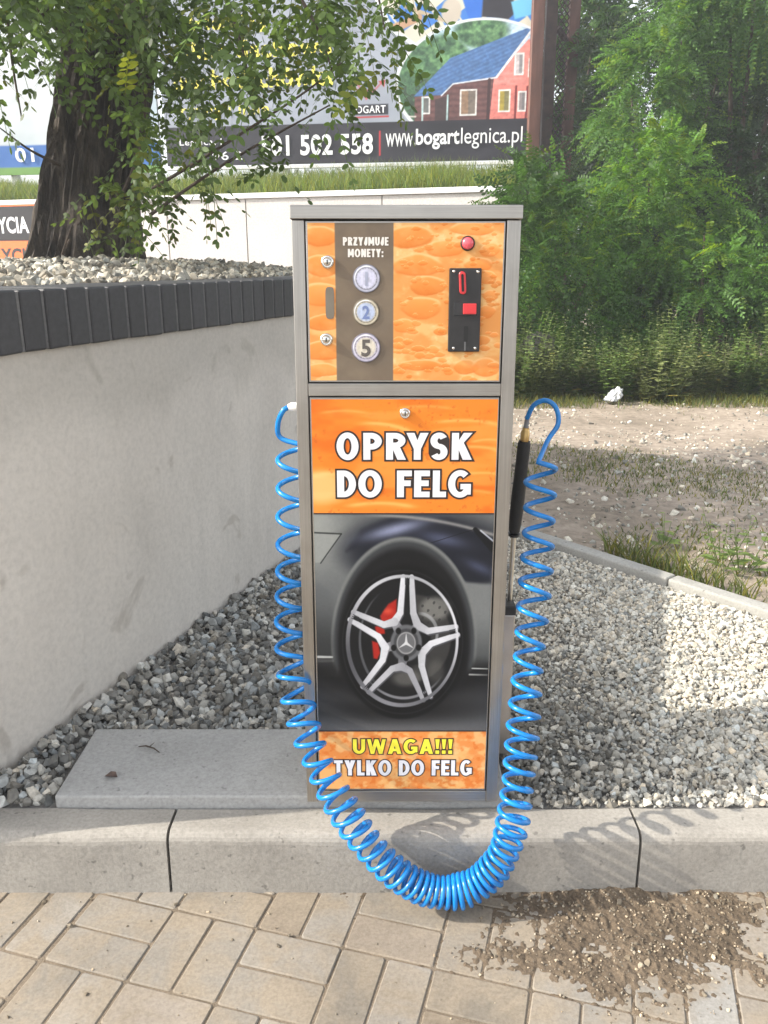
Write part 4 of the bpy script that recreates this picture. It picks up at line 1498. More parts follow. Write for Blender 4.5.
# ------------------------------------------------------------------ white wall, sign, bank, billboards
KW = 1.43
WA = Vector((.87 * KW, 6.30 * KW, 0))
WB = Vector((-6.4 * KW, 8.81 * KW, 0))
WH = lambda z: CAM_H + (z - CAM_H) * KW      # heights taken off at 6.3 m
wd = (WB - WA).normalized()
ww = thing('panel_wall', 'low white panel wall with a white metal coping behind the tree', 'wall', WA, (0, 0, math.atan2(-wd.y, -wd.x)))
# local x runs to the right along the wall, so the wall spans x = -len .. 0, local -y faces the camera
WLEN = (WB - WA).length
joints_x = []
iv = ww.rotation_euler
def wall_local(px):
    """x on the wall face for a photo column at coping height"""
    p1, p2 = at(px, 190, Y=1.0), at(px, 190, Y=2.0)
    d = Vector((p2.x - p1.x, p2.y - p1.y))
    # intersect ray from origin with line WA + s*wd
    s_ = (WA.x * d.y - WA.y * d.x) / (wd.y * d.x - wd.x * d.y)
    return -s_
edges = [0.0, wall_local(382), wall_local(245), wall_local(165)]
w_ = edges[2] - edges[1]
while edges[-1] > -WLEN: edges.append(edges[-1] + w_)
for a, b in zip(edges[:-1], edges[1:]):
    k = MB(); k.box(b + .006, a - .006, 0, .16, -.1, WH(1.598))
    k.build('wall_panel', M['panel'], ww, .003, 1)
k = MB(); k.box(-WLEN, 0.0, .012, .15, -.1, WH(1.596)); k.build('joint_backing', simple('joint backing', (.16, .15, .14), .8), ww)
k = MB(); k.box(-WLEN, .015, -.03, .18, WH(1.600), WH(1.640)); k.build('coping', M['white_metal'], ww, .004, 2)

sg_x = wall_local(41)
sgn = thing('notice_board', 'black and orange lettered notice board fixed to the white wall left of the tree', 'sign', WA, ww.rotation_euler)
k = MB(); k.box(sg_x - 1.6, sg_x, -.045, -.005, WH(1.30), WH(1.585)); k.build('black_field', simple('black sign face', (.016, .015, .017), .75), sgn)
k = MB(); k.box(sg_x - 1.6, sg_x, -.045, -.005, WH(1.06), WH(1.297)); k.build('orange_field', M['orange_sign'], sgn)
k = MB(); k.box(sg_x - 1.61, sg_x + .012, -.047, -.003, WH(1.587), WH(1.597)); k.build('frame', M['orange_sign'], sgn)
tx = wall_local(0)
lettering('YCIA', (tx - .07, wall_local(27), WH(1.36), WH(1.50)), -.047, M['banner_white'], sgn, .03, spacing=1.04)
lettering('YCI', (tx - .07, wall_local(20), WH(1.10), WH(1.235)), -.047, M['print_black'], sgn, .03, spacing=1.04)

# grassy bank behind the white wall
def bank_z(X, Y):
    d = (X - WA.x) * wd.y * -1 + (Y - WA.y) * wd.x      # signed distance; negative side is behind
    d = np.abs(d)
    base = 1.56 + .09 * d + .06 * (fbm(X * 1.4, Y * 1.4, 15) - .5)
    return base
vb, nxb, nyb = [], 70, 34
Xl, Dl = np.meshgrid(np.linspace(-12, -.02, nxb), np.linspace(.19, 5, nyb))
ang = math.atan2(-wd.y, -wd.x)
Xw = WA.x + Xl * math.cos(ang) - Dl * math.sin(ang)
Yw = WA.y + Xl * math.sin(ang) + Dl * math.cos(ang)
Zw = (1.74 + .14 * np.minimum(Dl, 3.4) + .08 * (fbm(Xl * 1.4, Dl * 1.4, 15) - .5)) * (Xl < -.1)
i_ = np.arange(nxb * nyb).reshape(nyb, nxb)
q_ = np.stack([i_[:-1, :-1], i_[:-1, 1:], i_[1:, 1:], i_[1:, :-1]], -1).reshape(-1, 4)
tag(link('bank', np_mesh('bank', np.stack([Xw, Yw, Zw], -1).reshape(-1, 3), q_.ravel(), np.full(len(q_), 4), True), M['bank']),
    'grassy earth bank behind the white wall', 'bank', kind='structure')
def blades(P, h, lean, tint, width=.004):
    n = len(P)
    a = RNG.uniform(0, 2 * PI, n)
    s_ = np.stack([np.cos(a), np.sin(a), np.zeros(n)], -1) * (np.full(n, width) * RNG.uniform(.6, 1.3, n))[:, None]
    b = RNG.uniform(0, 2 * PI, n)
    l = np.stack([np.cos(b), np.sin(b), np.zeros(n)], -1) * (lean * RNG.uniform(.2, 1, n) * h)[:, None]
    up = np.stack([np.zeros(n), np.zeros(n), h], -1)
    v = np.stack([P - s_, P + s_, P + s_ * .7 + up * .55 + l * .35, P - s_ * .7 + up * .55 + l * .35, P + up * .95 + l], 1)
    o = (np.arange(n) * 5)[:, None]
    lp = np.concatenate([o + np.array([[0, 1, 2, 3]]), o + np.array([[3, 2, 4]])], 1).reshape(-1)
    ct = np.tile([4, 3], n)
    return v.reshape(-1, 3), lp, ct, np.repeat(tint, 5, axis=0)
n = 34000
xl = RNG.uniform(-9.5, -.16, n); dl = .22 + 3.2 * RNG.random(n) ** 1.3
dens = fbm(xl * 2, dl * 2, 33)
kp = RNG.random(n) < sstep(.25, .55, dens) + .25
xl, dl, dens = xl[kp], dl[kp], dens[kp]
Zb = (1.74 + .14 * np.minimum(dl, 3.4) + .08 * (fbm(xl * 1.4, dl * 1.4, 15) - .5)) * 1.0
P = np.stack([WA.x + xl * math.cos(ang) - dl * math.sin(ang), WA.y + xl * math.sin(ang) + dl * math.cos(ang), Zb - .01], -1)
h = RNG.uniform(.16, .38, len(P)) * (.5 + dens)
me = np_mesh('bank_grass', *blades(P, h, .6, leaf_tint(len(P), (.115, .17, .035), .25, .3), .005)[:3], False,
             np.repeat(leaf_tint(len(P), (.115, .17, .035), .25, .3), 5, axis=0))
tag(link('bank_grass', me, M['grass']), 'tall bright grass growing on the bank below the billboard', 'grass', kind='stuff')

# main billboard
KB = 1.333
BH = lambda z: CAM_H + (z - CAM_H) * KB       # heights taken off at 9 m
BR = Vector((1.487 * KB, 9.0 * KB, 0))
BL = Vector((-2.36 * KB, 9.63 * KB, 0))
bang = math.atan2(BR.y - BL.y, BR.x - BL.x)
bb = thing('billboard', 'large grey advertising billboard with a red house picture and phone number', 'billboard', BR, (0, 0, bang))
BW = (BR - BL).length
PXM = 365.0 / BW                     # photo pixels per metre along the board (right-hand scale about 94)
BZ0, BZ1 = BH(2.115), BH(4.6)
def bcol(U, V):
    x = -BW * (1 - U)
    z = BZ0 + V * (BZ1 - BZ0)
    PX = 530 + x / KB * (97.5 - 1.2 * (1 - U))
    PY = 158 - (z - BH(2.128)) / KB * (40 / .376)
    X, Y = (PX - 380) * 4.8, PY * 4.8
    col = np.empty(U.shape + (3,)); col[:] = (160, 166, 178)
    g_ = fbm(PX / 90, PY / 60, 91)
    col = col * (.93 + .14 * g_[..., None])
    # upper picture: pale and blue roof tiles, cropped by an arc
    arc = poly(X, Y, [(0, 0), (60, 130), (180, 215), (400, 260), (760, 190), (760, -1500), (-400, -1500), (-120, -200)], 4)
    pic = np.empty_like(col); pic[:] = (214, 208, 190)
    for k in range(9):
        x0_ = -140 + k * 100
        pic = over(pic, (54, 120, 206), poly(X, Y, [(x0_, 20 + (k % 3) * 30), (x0_ + 60, 0 + (k % 2) * 40), (x0_ + 110, 110), (x0_ + 50, 150)], 3) * .95)
    pic = over(pic, (190, 150, 116), seg(X, Y, 30, 150, 180, 90, 22, 18, 4))
    pic = over(pic, (190, 170, 140), seg(X, Y, 120, 40, 330, 120, 9, 8, 3))
    pic = over(pic, (200, 188, 172), ell(X, Y, 330, 70, 46, 60, 6))
    pic = over(pic, (44, 110, 205), poly(X, Y, [(360, -40), (480, -40), (470, 110), (410, 104)], 4))
    pic = over(pic, (38, 34, 42), poly(X, Y, [(478, -60), (600, -60), (620, 90), (590, 118), (470, 100)], 6))
    pic = over(pic, (110, 190, 226), poly(X, Y, [(600, 40), (740, 10), (740, 90), (620, 118)], 5))
    pic = over(pic, (150, 196, 226), sstep(-60, -400, Y) * .8)
    pic = over(pic, (120, 90, 80), sstep(.5, .62, fbm(X / 130, Y / 90, 93)) * sstep(-40, -120, Y) * .7)
    col = over(col, (226, 228, 232), poly(X, Y, [(-30, -10), (40, 140), (170, 230), (400, 276), (760, 210), (760, -1500), (-440, -1500), (-150, -200)], 4))
    col = over(col, pic, arc)
    # oval house picture
    ov = ell(X, Y, 470, 400, 400, 296, 3)
    col = over(col, (228, 230, 234), ov)
    hp = np.empty_like(col); hp[:] = (196, 220, 238)
    lf_ = np.clip(.5 + 1.5 * (fbm(X / 20, Y / 18, 95) - .5), 0, 1)
    tree_ = np.stack([40 + 80 * lf_, 74 + 90 * lf_, 52 + 56 * lf_], -1)
    hp = over(hp, tree_, np.maximum(ell(X, Y, 180, 400, 170, 215, 18), np.maximum(ell(X, Y, 470, 165, 125, 75, 16), ell(X, Y, 300, 280, 120, 110, 20))))
    hp = over(hp, (38, 52, 42), sstep(.45, .62, lf_) * ell(X, Y, 170, 480, 120, 120, 30) * .8)
    wall_c = np.stack([104 + 10 * np.sin(Y / 4.5), 68 + 8 * np.sin(Y / 4.5), 66 + 8 * np.sin(Y / 4.5)], -1)
    hp = over(hp, wall_c, poly(X, Y, [(165, 455), (300, 440), (350, 400), (540, 372), (540, 580), (165, 590)], 2))
    hp = over(hp, (58, 44, 44), poly(X, Y, [(262, 470), (330, 450), (330, 590), (262, 590)], 2) * .8)
    hp = over(hp, (228, 142, 132), poly(X, Y, [(535, 380), (690, 205), (735, 290), (735, 590), (520, 590)], 2))
    hp = over(hp, (214, 116, 106), poly(X, Y, [(535, 405), (735, 420), (735, 590), (520, 590)], 2) * .5)
    roof = np.stack([78 + 7 * np.sin((Y + X * .42) / 3), 116 + 7 * np.sin((Y + X * .42) / 3), 168 + 7 * np.sin((Y + X * .42) / 3)], -1)
    hp = over(hp, roof, poly(X, Y, [(160, 452), (330, 280), (690, 155), (700, 165), (545, 372), (350, 396), (295, 450)], 2.5))
    hp = over(hp, (232, 232, 236), seg(X, Y, 700, 168, 548, 374, 5, 5))
    hp = over(hp, (222, 224, 230), seg(X, Y, 548, 376, 345, 400, 3, 3))
    hp = over(hp, (222, 224, 230), seg(X, Y, 345, 400, 292, 452, 3, 3))
    hp = over(hp, (60, 34, 34), seg(X, Y, 515, 385, 512, 590, 7, 7))
    hp = over(hp, (120, 44, 44), seg(X, Y, 640, 420, 640, 590, 5, 5)); hp = over(hp, (120, 44, 44), seg(X, Y, 692, 424, 690, 590, 5, 5))
    for (a0_, b0_, a1_, b1_, c_) in ((386, 434, 452, 542, (150, 120, 96)), (634, 276, 664, 362, (206, 196, 196)), (698, 302, 722, 372, (200, 186, 186)), (566, 440, 608, 530, (170, 150, 60)), (656, 450, 682, 530, (150, 140, 140)), (205, 462, 232, 530, (110, 110, 104))):
        fr = poly(X, Y, [(a0_ - 7, b0_ - 8), (a1_ + 7, b0_ - 8), (a1_ + 7, b1_ + 8), (a0_ - 7, b1_ + 8)], 2)
        hp = over(hp, (232, 230, 226), fr)
        hp = over(hp, c_, poly(X, Y, [(a0_, b0_), (a1_, b0_), (a1_, b1_), (a0_, b1_)], 2))
        hp = over(hp, (90, 96, 100), poly(X, Y, [((a0_ + a1_) / 2, b0_), (a1_, b0_), (a1_, b1_), ((a0_ + a1_) / 2, b1_)], 2) * .5)
    hp = over(hp, (180, 206, 206), seg(X, Y, 204, 460, 202, 590, 4, 4)); hp = over(hp, (180, 206, 206), seg(X, Y, 322, 452, 320, 590, 4, 4))
    hp = over(hp, (206, 200, 190), seg(X, Y, 100, 545, 170, 548, 4, 4))
    hp = hp * (.84 + .32 * fbm(X / 14, Y / 12, 98, 3))[..., None]
    col = over(col, hp, ell(X, Y, 474, 400, 388, 284, 3))
    # black foot strip
    strip = sstep(118.2, 119, PY)
    n2 = fbm(PX / 25, PY / 12, 96)
    col = over(col, np.stack([40 + 22 * (n2 - .5), 38 + 22 * (n2 - .5), 46 + 24 * (n2 - .5)], -1), strip)
    # red arrow mark above the BOGART plate
    for (ax, ay, bx, by) in ((352, 82, 362, 90), (362, 90, 372, 84), (348, 84, 356, 78), (356, 78, 366, 95), (366, 95, 382, 79)):
        col = over(col, (196, 92, 96), seg(PX, PY, ax, ay, bx, by, 1.0, 1.0, .6) * .7)
    col = over(col, (200, 70, 74), poly(PX, PY, [(378, 78), (385, 77), (384, 84)], .6))
    col = over(col, (52, 52, 60), poly(PX, PY, [(349, 100.5), (388, 100.5), (388, 111), (349, 111)], .6))
    col = over(col, (190, 60, 64), seg(PX, PY, 349, 113.5, 388, 113, .8, .8, .5))
    col = over(col, (190, 50, 56), seg(PX, PY, 379.5, 128, 379.5, 152, .9, .9, .5))
    return col
def wrinkle(X, Z):
    return .02 * (fbm(X * 1.7 + 40, Z * 2.3 + 5, 97) - .5)
picture('banner', (-BW, 0, BZ0, BZ1), 0, 620, 400, bcol, M['banner'], bb, wrinkle)
def bx_(px, py): return ((px - 530) / 96.8 * KB, BH(2.128) + (158 - py) * .376 / 40 * KB)
def bbox_(p0, y0, p1, y1):
    a, b = bx_(p0, y1), bx_(p1, y0)
    return (a[0], b[0], a[1], b[1])
YB = -.016
lettering('www.', bbox_(386, 130.5, 416, 144), YB, M['banner_white'], bb, .0, spacing=1.0)
lettering('bogart', bbox_(416.5, 126.5, 460, 147.5), YB, M['banner_white'], bb, .022, spacing=1.0)
lettering('legnica.pl', bbox_(461.5, 126.5, 521.5, 147.5), YB, M['banner_white'], bb, .0, spacing=1.0)
lettering('501 502 558', bbox_(256, 129.5, 373, 151), YB, M['banner_white'], bb, .03, spacing=1.05)
lettering('Legnica, J', bbox_(168, 131, 214, 140), YB, M['banner_white'], bb, .006)
lettering('96 2', bbox_(203, 145, 236, 154), YB, M['banner_white'], bb, .006)
lettering('BOGART', bbox_(351, 102, 386, 109.5), YB, M['banner_white'], bb, .012)
lettering('okna dachowe', bbox_(172, 33, 332, 51), YB, M['banner_yellow'], bb, .034)
lettering('blachodachówka', bbox_(166, 61, 333, 81), YB, M['banner_yellow'], bb, .034)
lettering('rynny i inne', bbox_(172, 96, 266, 112), YB, M['banner_yellow'], bb, .01)
lettering('blachy', bbox_(186, 8, 272, 26), YB, M['banner_yellow'], bb, .022)
k = MB(); k.box(-BW - .02, .02, -.012, .05, BZ0 - .06, BZ0 - .012); k.build('bottom_rail', M['white_metal'], bb, .004, 1)
k = MB(); k.box(-BW, 0, .03, .05, BZ0, BZ1); k.build('back_panel', simple('back panel', (.35, .35, .36), .7), bb)
for xx in (-1.36, -3.46, -4.8):
    k = MB(); k.box(xx - .05, xx + .05, .06, .15, .8, BZ1); k.build('support_post', M['white_metal'], bb)

# rusty mast with its lattice next to the billboard
MO = Vector((1.56 * KB, 9.0 * KB, 0))
mast = thing('steel_mast', 'rusty brown steel mast with wire lattice at the right end of the billboard', 'mast', MO)
def pmast(p0, p1, Y0): return at(p0, 60, Y0).x - MO.x, at(p1, 60, Y0).x - MO.x
a, b = pmast(533, 545, 11.85)
k = MB(); k.box(a, b, -.19, -.05, -.1, 7.0, Matrix.Rotation(R(-.5), 4, 'Y')); k.build('post', M['rust_post'], mast, .008, 1)
a, b = pmast(546.5, 557.5, 12.1)
k = MB(); k.box(a, b, .05, .18, -.1, 7.0, Matrix.Rotation(R(-.5), 4, 'Y')); k.build('post', M['dark_rust'], mast, .008, 1)
a, b = pmast(566.5, 577, 12.5)
k = MB(); k.box(a, b, .45, .58, -.1, 7.0); k.build('post', M['rust_post'], mast, .008, 1)
k = MB(); k.tube([at(557, 28, 12.3) - MO, at(568, 45, 12.5) - MO], .04, 6); k.build('brace', M['dark_rust'], mast)
k = MB()
a, b = pmast(556.5, 567.5, 12.3)
for q in np.arange(1.0, 6.8, .085):
    k.tube([(a, .3, q), (b, .32, q + .17)], .008, 4); k.tube([(a, .3, q + .17), (b, .32, q)], .008, 4)
k.build('lattice', M['dark_rust'], mast)

# second banner on the left
b2 = thing('banner_board', 'pale banner with a blue and green foot strip behind the tree at the left', 'billboard', (-2.45 * KB, 9.7 * KB, 0), (0, 0, bang))
def b2col(U, V):
    X, Z = U * 3.6, V * 2.5          # laid out at the scale of 9 m
    n = fbm(X * 2, Z * 2, 101)
    col = np.empty(U.shape + (3,)); col[:] = (206, 212, 214)
    col = col * (.92 + .14 * n[..., None])
    col = over(col, (166, 186, 198), sstep(.5, .7, fbm(X * 1.1 + 7, Z * 1.3, 103)) * .7)
    col = over(col, (148, 158, 158), seg(X, Z, 2.2, 1.05, 2.6, 1.06, .03, .03, .02))
    col = over(col, (186, 190, 196), seg(X, Z, 2.75, .35, 3.3, 1.3, .012, .012, .01))
    col = over(col, (46, 104, 176), 1 - sstep(.315, .325, Z))
    col = over(col, (108, 152, 70), 1 - sstep(.075, .085, Z))
    return col
picture('banner', (-3.6 * KB, 0, BH(2.06), BH(4.5)), 0, 200, 140, b2col, M['banner'], b2, wrinkle)
xa = -1.46 + .02
lettering('01 509', (-1.72 * KB, -.92 * KB, BH(2.19), BH(2.34)), -.02, M['banner_white'], b2, .02)
k = MB(); k.box(-3.6 * KB, 0, .03, .05, BH(2.06), BH(4.5)); k.build('back_panel', simple('back panel grey', (.4, .4, .4), .7), b2)
for xx in (-4.5, -2.4, -.3):
    k = MB(); k.box(xx - .05, xx + .05, .06, .15, .8, BH(4.5)); k.build('support_post', M['white_metal'], b2)

# ------------------------------------------------------------------ the tree on the planter
TY = 4.0
tree = thing('locust_tree', 'old locust tree with furrowed dark trunk and hanging leaves on the planter', 'tree', at(78, 266, TY))
T0 = tree.location.copy()
def tp(px, py, Y=TY): return at(px, py, Y) - T0
def trunk_mesh():
    mb = MB()
    def stem(pts, rads, n=72, rings=70, seed=0):
        pts = catmull([Vector(p) for p in pts], 12)
        idx = np.linspace(0, len(pts) - 1, rings)
        rad = np.interp(idx / (len(pts) - 1), np.linspace(0, 1, len(rads)), rads)
        vs, fs = [], []
        for i in range(rings):
            f = idx[i]; a = int(min(f, len(pts) - 2)); p = pts[a].lerp(pts[a + 1], f - a)
            for k in range(n):
                th = 2 * PI * k / n
                c, s_ = math.cos(th), math.sin(th)
                nz = mnoise.noise(Vector((c * 3.6 + seed, s_ * 3.6, p.z * 1.6)))
                rid = abs(mnoise.noise(Vector((c * 7 + seed, s_ * 7, p.z * 2.2 + 9))))
                rid2 = abs(mnoise.noise(Vector((c * 15 + seed, s_ * 15, p.z * 6))))
                r = rad[i] * (1 + .10 * nz) - .030 * (1 - min(1, rid * 3.2)) - .012 * (1 - min(1, rid2 * 3))
                vs.append((p.x + c * r, p.y + s_ * r, p.z))
        for i in range(rings - 1):
            for k in range(n):
                fs.append([i * n + k, i * n + (k + 1) % n, (i + 1) * n + (k + 1) % n, (i + 1) * n + k])
        mb.add(vs, fs, False)
    stem([tp(76, 275), tp(80, 240), tp(82, 190), tp(90, 120), tp(98, 50), tp(106, -40), tp(118, -170)], [.275, .22, .188, .168, .155, .145, .13], seed=0)
    stem([tp(112, 280, 4.06), tp(108, 200, 4.06), tp(118, 120, 4.06), tp(130, 40, 4.06), tp(150, -70, 4.06), tp(180, -190, 4.05)], [.17, .15, .14, .125, .11, .10], seed=7)
    return mb
trunk_mesh().build('trunk', M['bark'], tree)
# limbs and thin drooping twigs
limbs = [([(112, 30, 4), (150, 0, 3.8), (215, -30, 3.5), (290, -20, 3.3)], .045), ([(95, 60, 3.95), (55, 20, 3.7), (5, -10, 3.5), (-50, 10, 3.4)], .04),
         ([(130, -40, 4), (220, -90, 3.6), (330, -80, 3.4), (400, -40, 3.3)], .05), ([(110, -60, 4), (60, -130, 3.6), (-40, -160, 3.3)], .05),
         ([(150, -90, 4), (200, -180, 4.2), (290, -260, 4.4)], .06), ([(115, -120, 4), (110, -260, 3.9), (90, -380, 3.7)], .08)]
for pts, r in limbs:
    k = MB(); q = catmull([tp(*p) for p in pts], 8)
    k.tube(q, list(np.linspace(r, r * .3, len(q))), 8, .2)
    k.build('branch', M['twig'], tree)
twigs = [[(150, 190, 3.5), (200, 160, 3.42), (250, 128, 3.38), (305, 92, 3.35), (345, 60, 3.3)], [(150, 215, 3.55), (215, 170, 3.5), (275, 135, 3.45), (330, 105, 3.4)],
         [(60, 165, 3.75), (30, 150, 3.6), (0, 128, 3.5)], [(120, 200, 3.8), (140, 150, 3.7), (145, 100, 3.6), (138, 60, 3.6)],
         [(70, 240, 3.76), (62, 255, 3.72), (72, 225, 3.7)], [(105, 190, 3.78), (120, 212, 3.7), (132, 230, 3.66)],
         [(290, -20, 3.3), (318, 30, 3.25), (335, 80, 3.25)], [(215, -30, 3.5), (240, 40, 3.4), (255, 110, 3.4)], [(330, -80, 3.4), (372, -20, 3.3), (385, 30, 3.3)],
         [(5, -10, 3.5), (12, 60, 3.45), (22, 120, 3.45)]]
for w in twigs:
    k = MB(); q = catmull([tp(*p) for p in w], 6)
    k.tube(q, list(np.linspace(.0075, .0028, len(q))), 6)
    k.build('twig', M['twig'], tree)
# hanging foliage seen in the photograph, spread through a depth of more than a metre
def lower_x(x):          # lowest leaf height over the planter, by position across
    return np.interp(x, [-2.4, -1.75, -1.6, -1.45, -1.30, -1.18, -1.05, -.92, -.80, -.62, -.50, -.36, -.25, -.10, .0, .08],
                     [1.65, 1.55, 1.50, 1.85, 1.95, 1.70, 1.34, 1.30, 1.40, 1.42, 1.36, 1.48, 1.66, 1.72, 1.70, 1.98])
n = 2300
x = RNG.uniform(-2.5, .09, n); y = RNG.uniform(2.95, 4.3, n)
sc_ = y / 3.5
lo_ = 1.114 + (lower_x(x) - 1.114) * sc_
hi_ = 1.114 + (2.25 - 1.114) * sc_
u = RNG.random(n)
z = lo_ + (hi_ - lo_) * u ** .85
clump = fbm(x * 3.2 + 11, z * 3.2 + y * 1.3, 111)
thin = np.interp(x, [-2.4, -1.6, -1.25, -1.0, -.5, -.25, .09], [.6, .5, .85, .90, .42, .34, .32])
keep = RNG.random(n) < thin * sstep(.22, .55, clump + .25 * u) * (.16 + 1.15 * u ** 1.4)
# keep the trunk's near face mostly clear
keep &= ~((x * 3.5 / y > -1.46) & (x * 3.5 / y < -1.06) & (z < 1.114 + (1.98 - 1.114) * sc_) & (RNG.random(n) < .88))
P = np.stack([x * sc_, y, z], -1)[keep]
D = np.stack([RNG.normal(.15, .65, len(P)), RNG.normal(-.15, .5, len(P)), RNG.normal(-.38, .35, len(P))], -1)
crown(P - np.array(T0), D, tree, (.074, .124, .028), (.17, .30), (.028, .041), 7, (.15, .5), 'hanging_foliage', .10)
n = 150
x = RNG.uniform(-2.4, .02, n); y = RNG.uniform(3.0, 4.1, n)
sc_ = y / 3.5
z = 1.114 + (RNG.uniform(1.80, 2.2, n) - 1.114) * sc_
keep = RNG.random(n) < sstep(.3, .55, fbm(x * 2.6 + 5, z * 2.6 + y, 117) + .3 * (z / sc_ - 1.9))
P = np.stack([x * sc_, y, z], -1)[keep]
D = np.stack([RNG.normal(.2, .5, len(P)), RNG.normal(-.1, .5, len(P)), RNG.normal(-.45, .25, len(P))], -1)
crown(P - np.array(T0), D, tree, (.074, .124, .028), (.22, .34), (.030, .042), 8, (.2, .5), 'hanging_foliage', .10)
# shoots low on the trunk
sp = []
for (px, py, n_) in ((120, 205, 12), (140, 205, 12), (128, 232, 9), (95, 190, 4), (165, 200, 10), (200, 190, 10), (78, 232, 3)):
    for _ in range(n_):
        sp.append(at(px + random.gauss(0, 9), py + random.gauss(-8, 10), 3.62 + random.gauss(0, .06)))
P = np.array([p[:] for p in sp])
D = np.stack([RNG.normal(.2, .5, len(P)), RNG.normal(-.3, .3, len(P)), RNG.normal(-.45, .4, len(P))], -1)
crown(P - np.array(T0), D, tree, (.085, .13, .03), (.10, .2), (.028, .038), 4, (.1, .4), 'shoots', .25)
# the upper crown above the photo frame (it shades the planter and the yard)
n = 1700
d = RNG.normal(size=(n, 3)); d /= np.linalg.norm(d, axis=1, keepdims=True)
r_ = RNG.uniform(.45, 1, n) ** .5
P = np.stack([-1.35 + 1.9 * d[:, 0] * r_, 3.65 + 1.1 * d[:, 1] * r_, 3.6 + 1.2 * d[:, 2] * r_], -1)
P = P[(P[:, 2] > 2.62) & (fbm(P[:, 0] * 1.6 + 30, P[:, 1] * 1.6 + P[:, 2], 121) > .40)]
D = np.stack([RNG.normal(0, .6, len(P)), RNG.normal(0, .6, len(P)), RNG.normal(-.35, .4, len(P))], -1)
crown(P - np.array(T0), D, tree, (.045, .085, .02), (.22, .34), (.040, .055), 5, (.1, .4), 'crown', .1)

# ------------------------------------------------------------------ thicket on the right: separate locust shrubs
def lumpy(n, c, r, seed, inner=.55, lo=-1.0):
    """tufts of fronds through the outer volume of a lumpy ball"""
    m = max(12, n // 17)
    d = RNG.normal(size=(m, 3)); d /= np.linalg.norm(d, axis=1, keepdims=True)
    lump = np.array([1 + .38 * mnoise.noise(Vector(q * 2.1) + Vector((seed, 0, 0))) + .16 * mnoise.noise(Vector(q * 5.5) + Vector((seed, 3, 0))) for q in d])
    rad = (inner + (1 - inner) * RNG.random(m) ** .5) * lump
    T = d * rad[:, None]
    k = RNG.integers(0, m, n)
    P = (T[k] + RNG.normal(0, .10, (n, 3)) * np.array((1, 1, .75))) * np.array(r) + np.array(c)
    return P, d[k]
SHRUBS = [
    # x, y, z, rx, ry, rz, fronds, leaf tint, label
    (1.75, 8.20, .95, .62, .70, .85, 900, (.085, .165, .030), 'bright locust shrub low in the thicket, nearest to the machine'),
    (3.05, 8.05, .75, .80, .70, .75, 1000, (.095, .175, .034), 'low leafy locust shrub in the thicket at the right edge'),
    (2.65, 8.55, 1.50, .55, .60, .80, 950, (.110, .200, .034), 'rounded bright locust shrub bulging from the middle of the thicket'),
    (2.00, 9.15, 1.30, .45, .60, .55, 600, (.075, .145, .030), 'locust shrub between the steel mast and the thicket'),
    (3.75, 8.7, 1.02, .60, .65, .42, 600, (.080, .155, .032), 'locust shrub below the dark hollow in the thicket'),
    (2.95, 9.9, 2.70, .50, .60, .95, 900, (.095, .175, .036), 'upright locust sapling with pale fronds right of the mast'),
    (4.05, 10.0, 3.85, 1.05, .85, .60, 1150, (.095, .175, .038), 'tall locust tree arching over the dark hollow of the thicket'),
    (5.7, 9.8, 3.2, .80, .9, 1.2, 1100, (.090, .165, .036), 'tall locust tree at the top right of the thicket'),
    (5.0, 12.3, 4.9, 1.9, 1.0, 1.9, 2200, (.085, .155, .040), 'tallest locust tree closing the view above the thicket'),
    (3.75, 11.5, 2.0, 1.2, .7, 2.1, 1600, (.026, .050, .014), 'locust tree deep inside the thicket with leaves darkened as shade'),  # leaf colour darkened to stand in for the hollow's shade
    (5.3, 11.2, 2.0, 1.6, .7, 2.1, 1700, (.026, .050, .014), 'locust tree deep behind the right of the thicket, leaves darkened as shade'),  # darkened leaf colour here too, as shade deep in the thicket
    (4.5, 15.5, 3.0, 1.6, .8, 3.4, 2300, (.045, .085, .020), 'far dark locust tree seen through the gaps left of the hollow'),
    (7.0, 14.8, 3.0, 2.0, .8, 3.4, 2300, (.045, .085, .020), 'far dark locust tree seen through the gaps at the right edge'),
    (2.7, 13.2, 3.6, .75, .6, 1.9, 1100, (.075, .140, .032), 'slender locust tree just behind the lattice of the steel mast'),
    (4.35, 9.6, 1.95, .90, .50, .75, 900, (.026, .050, .014), 'added locust shrub with shade-dark leaves filling the hollow under the arching tree'),  # added shrub, its leaf colour darkened so the hollow looks shaded
    (1.25, 7.75, .95, .42, .55, .95, 650, (.050, .095, .022), 'dark leafy shrub half hidden behind the right edge of the machine'),
]
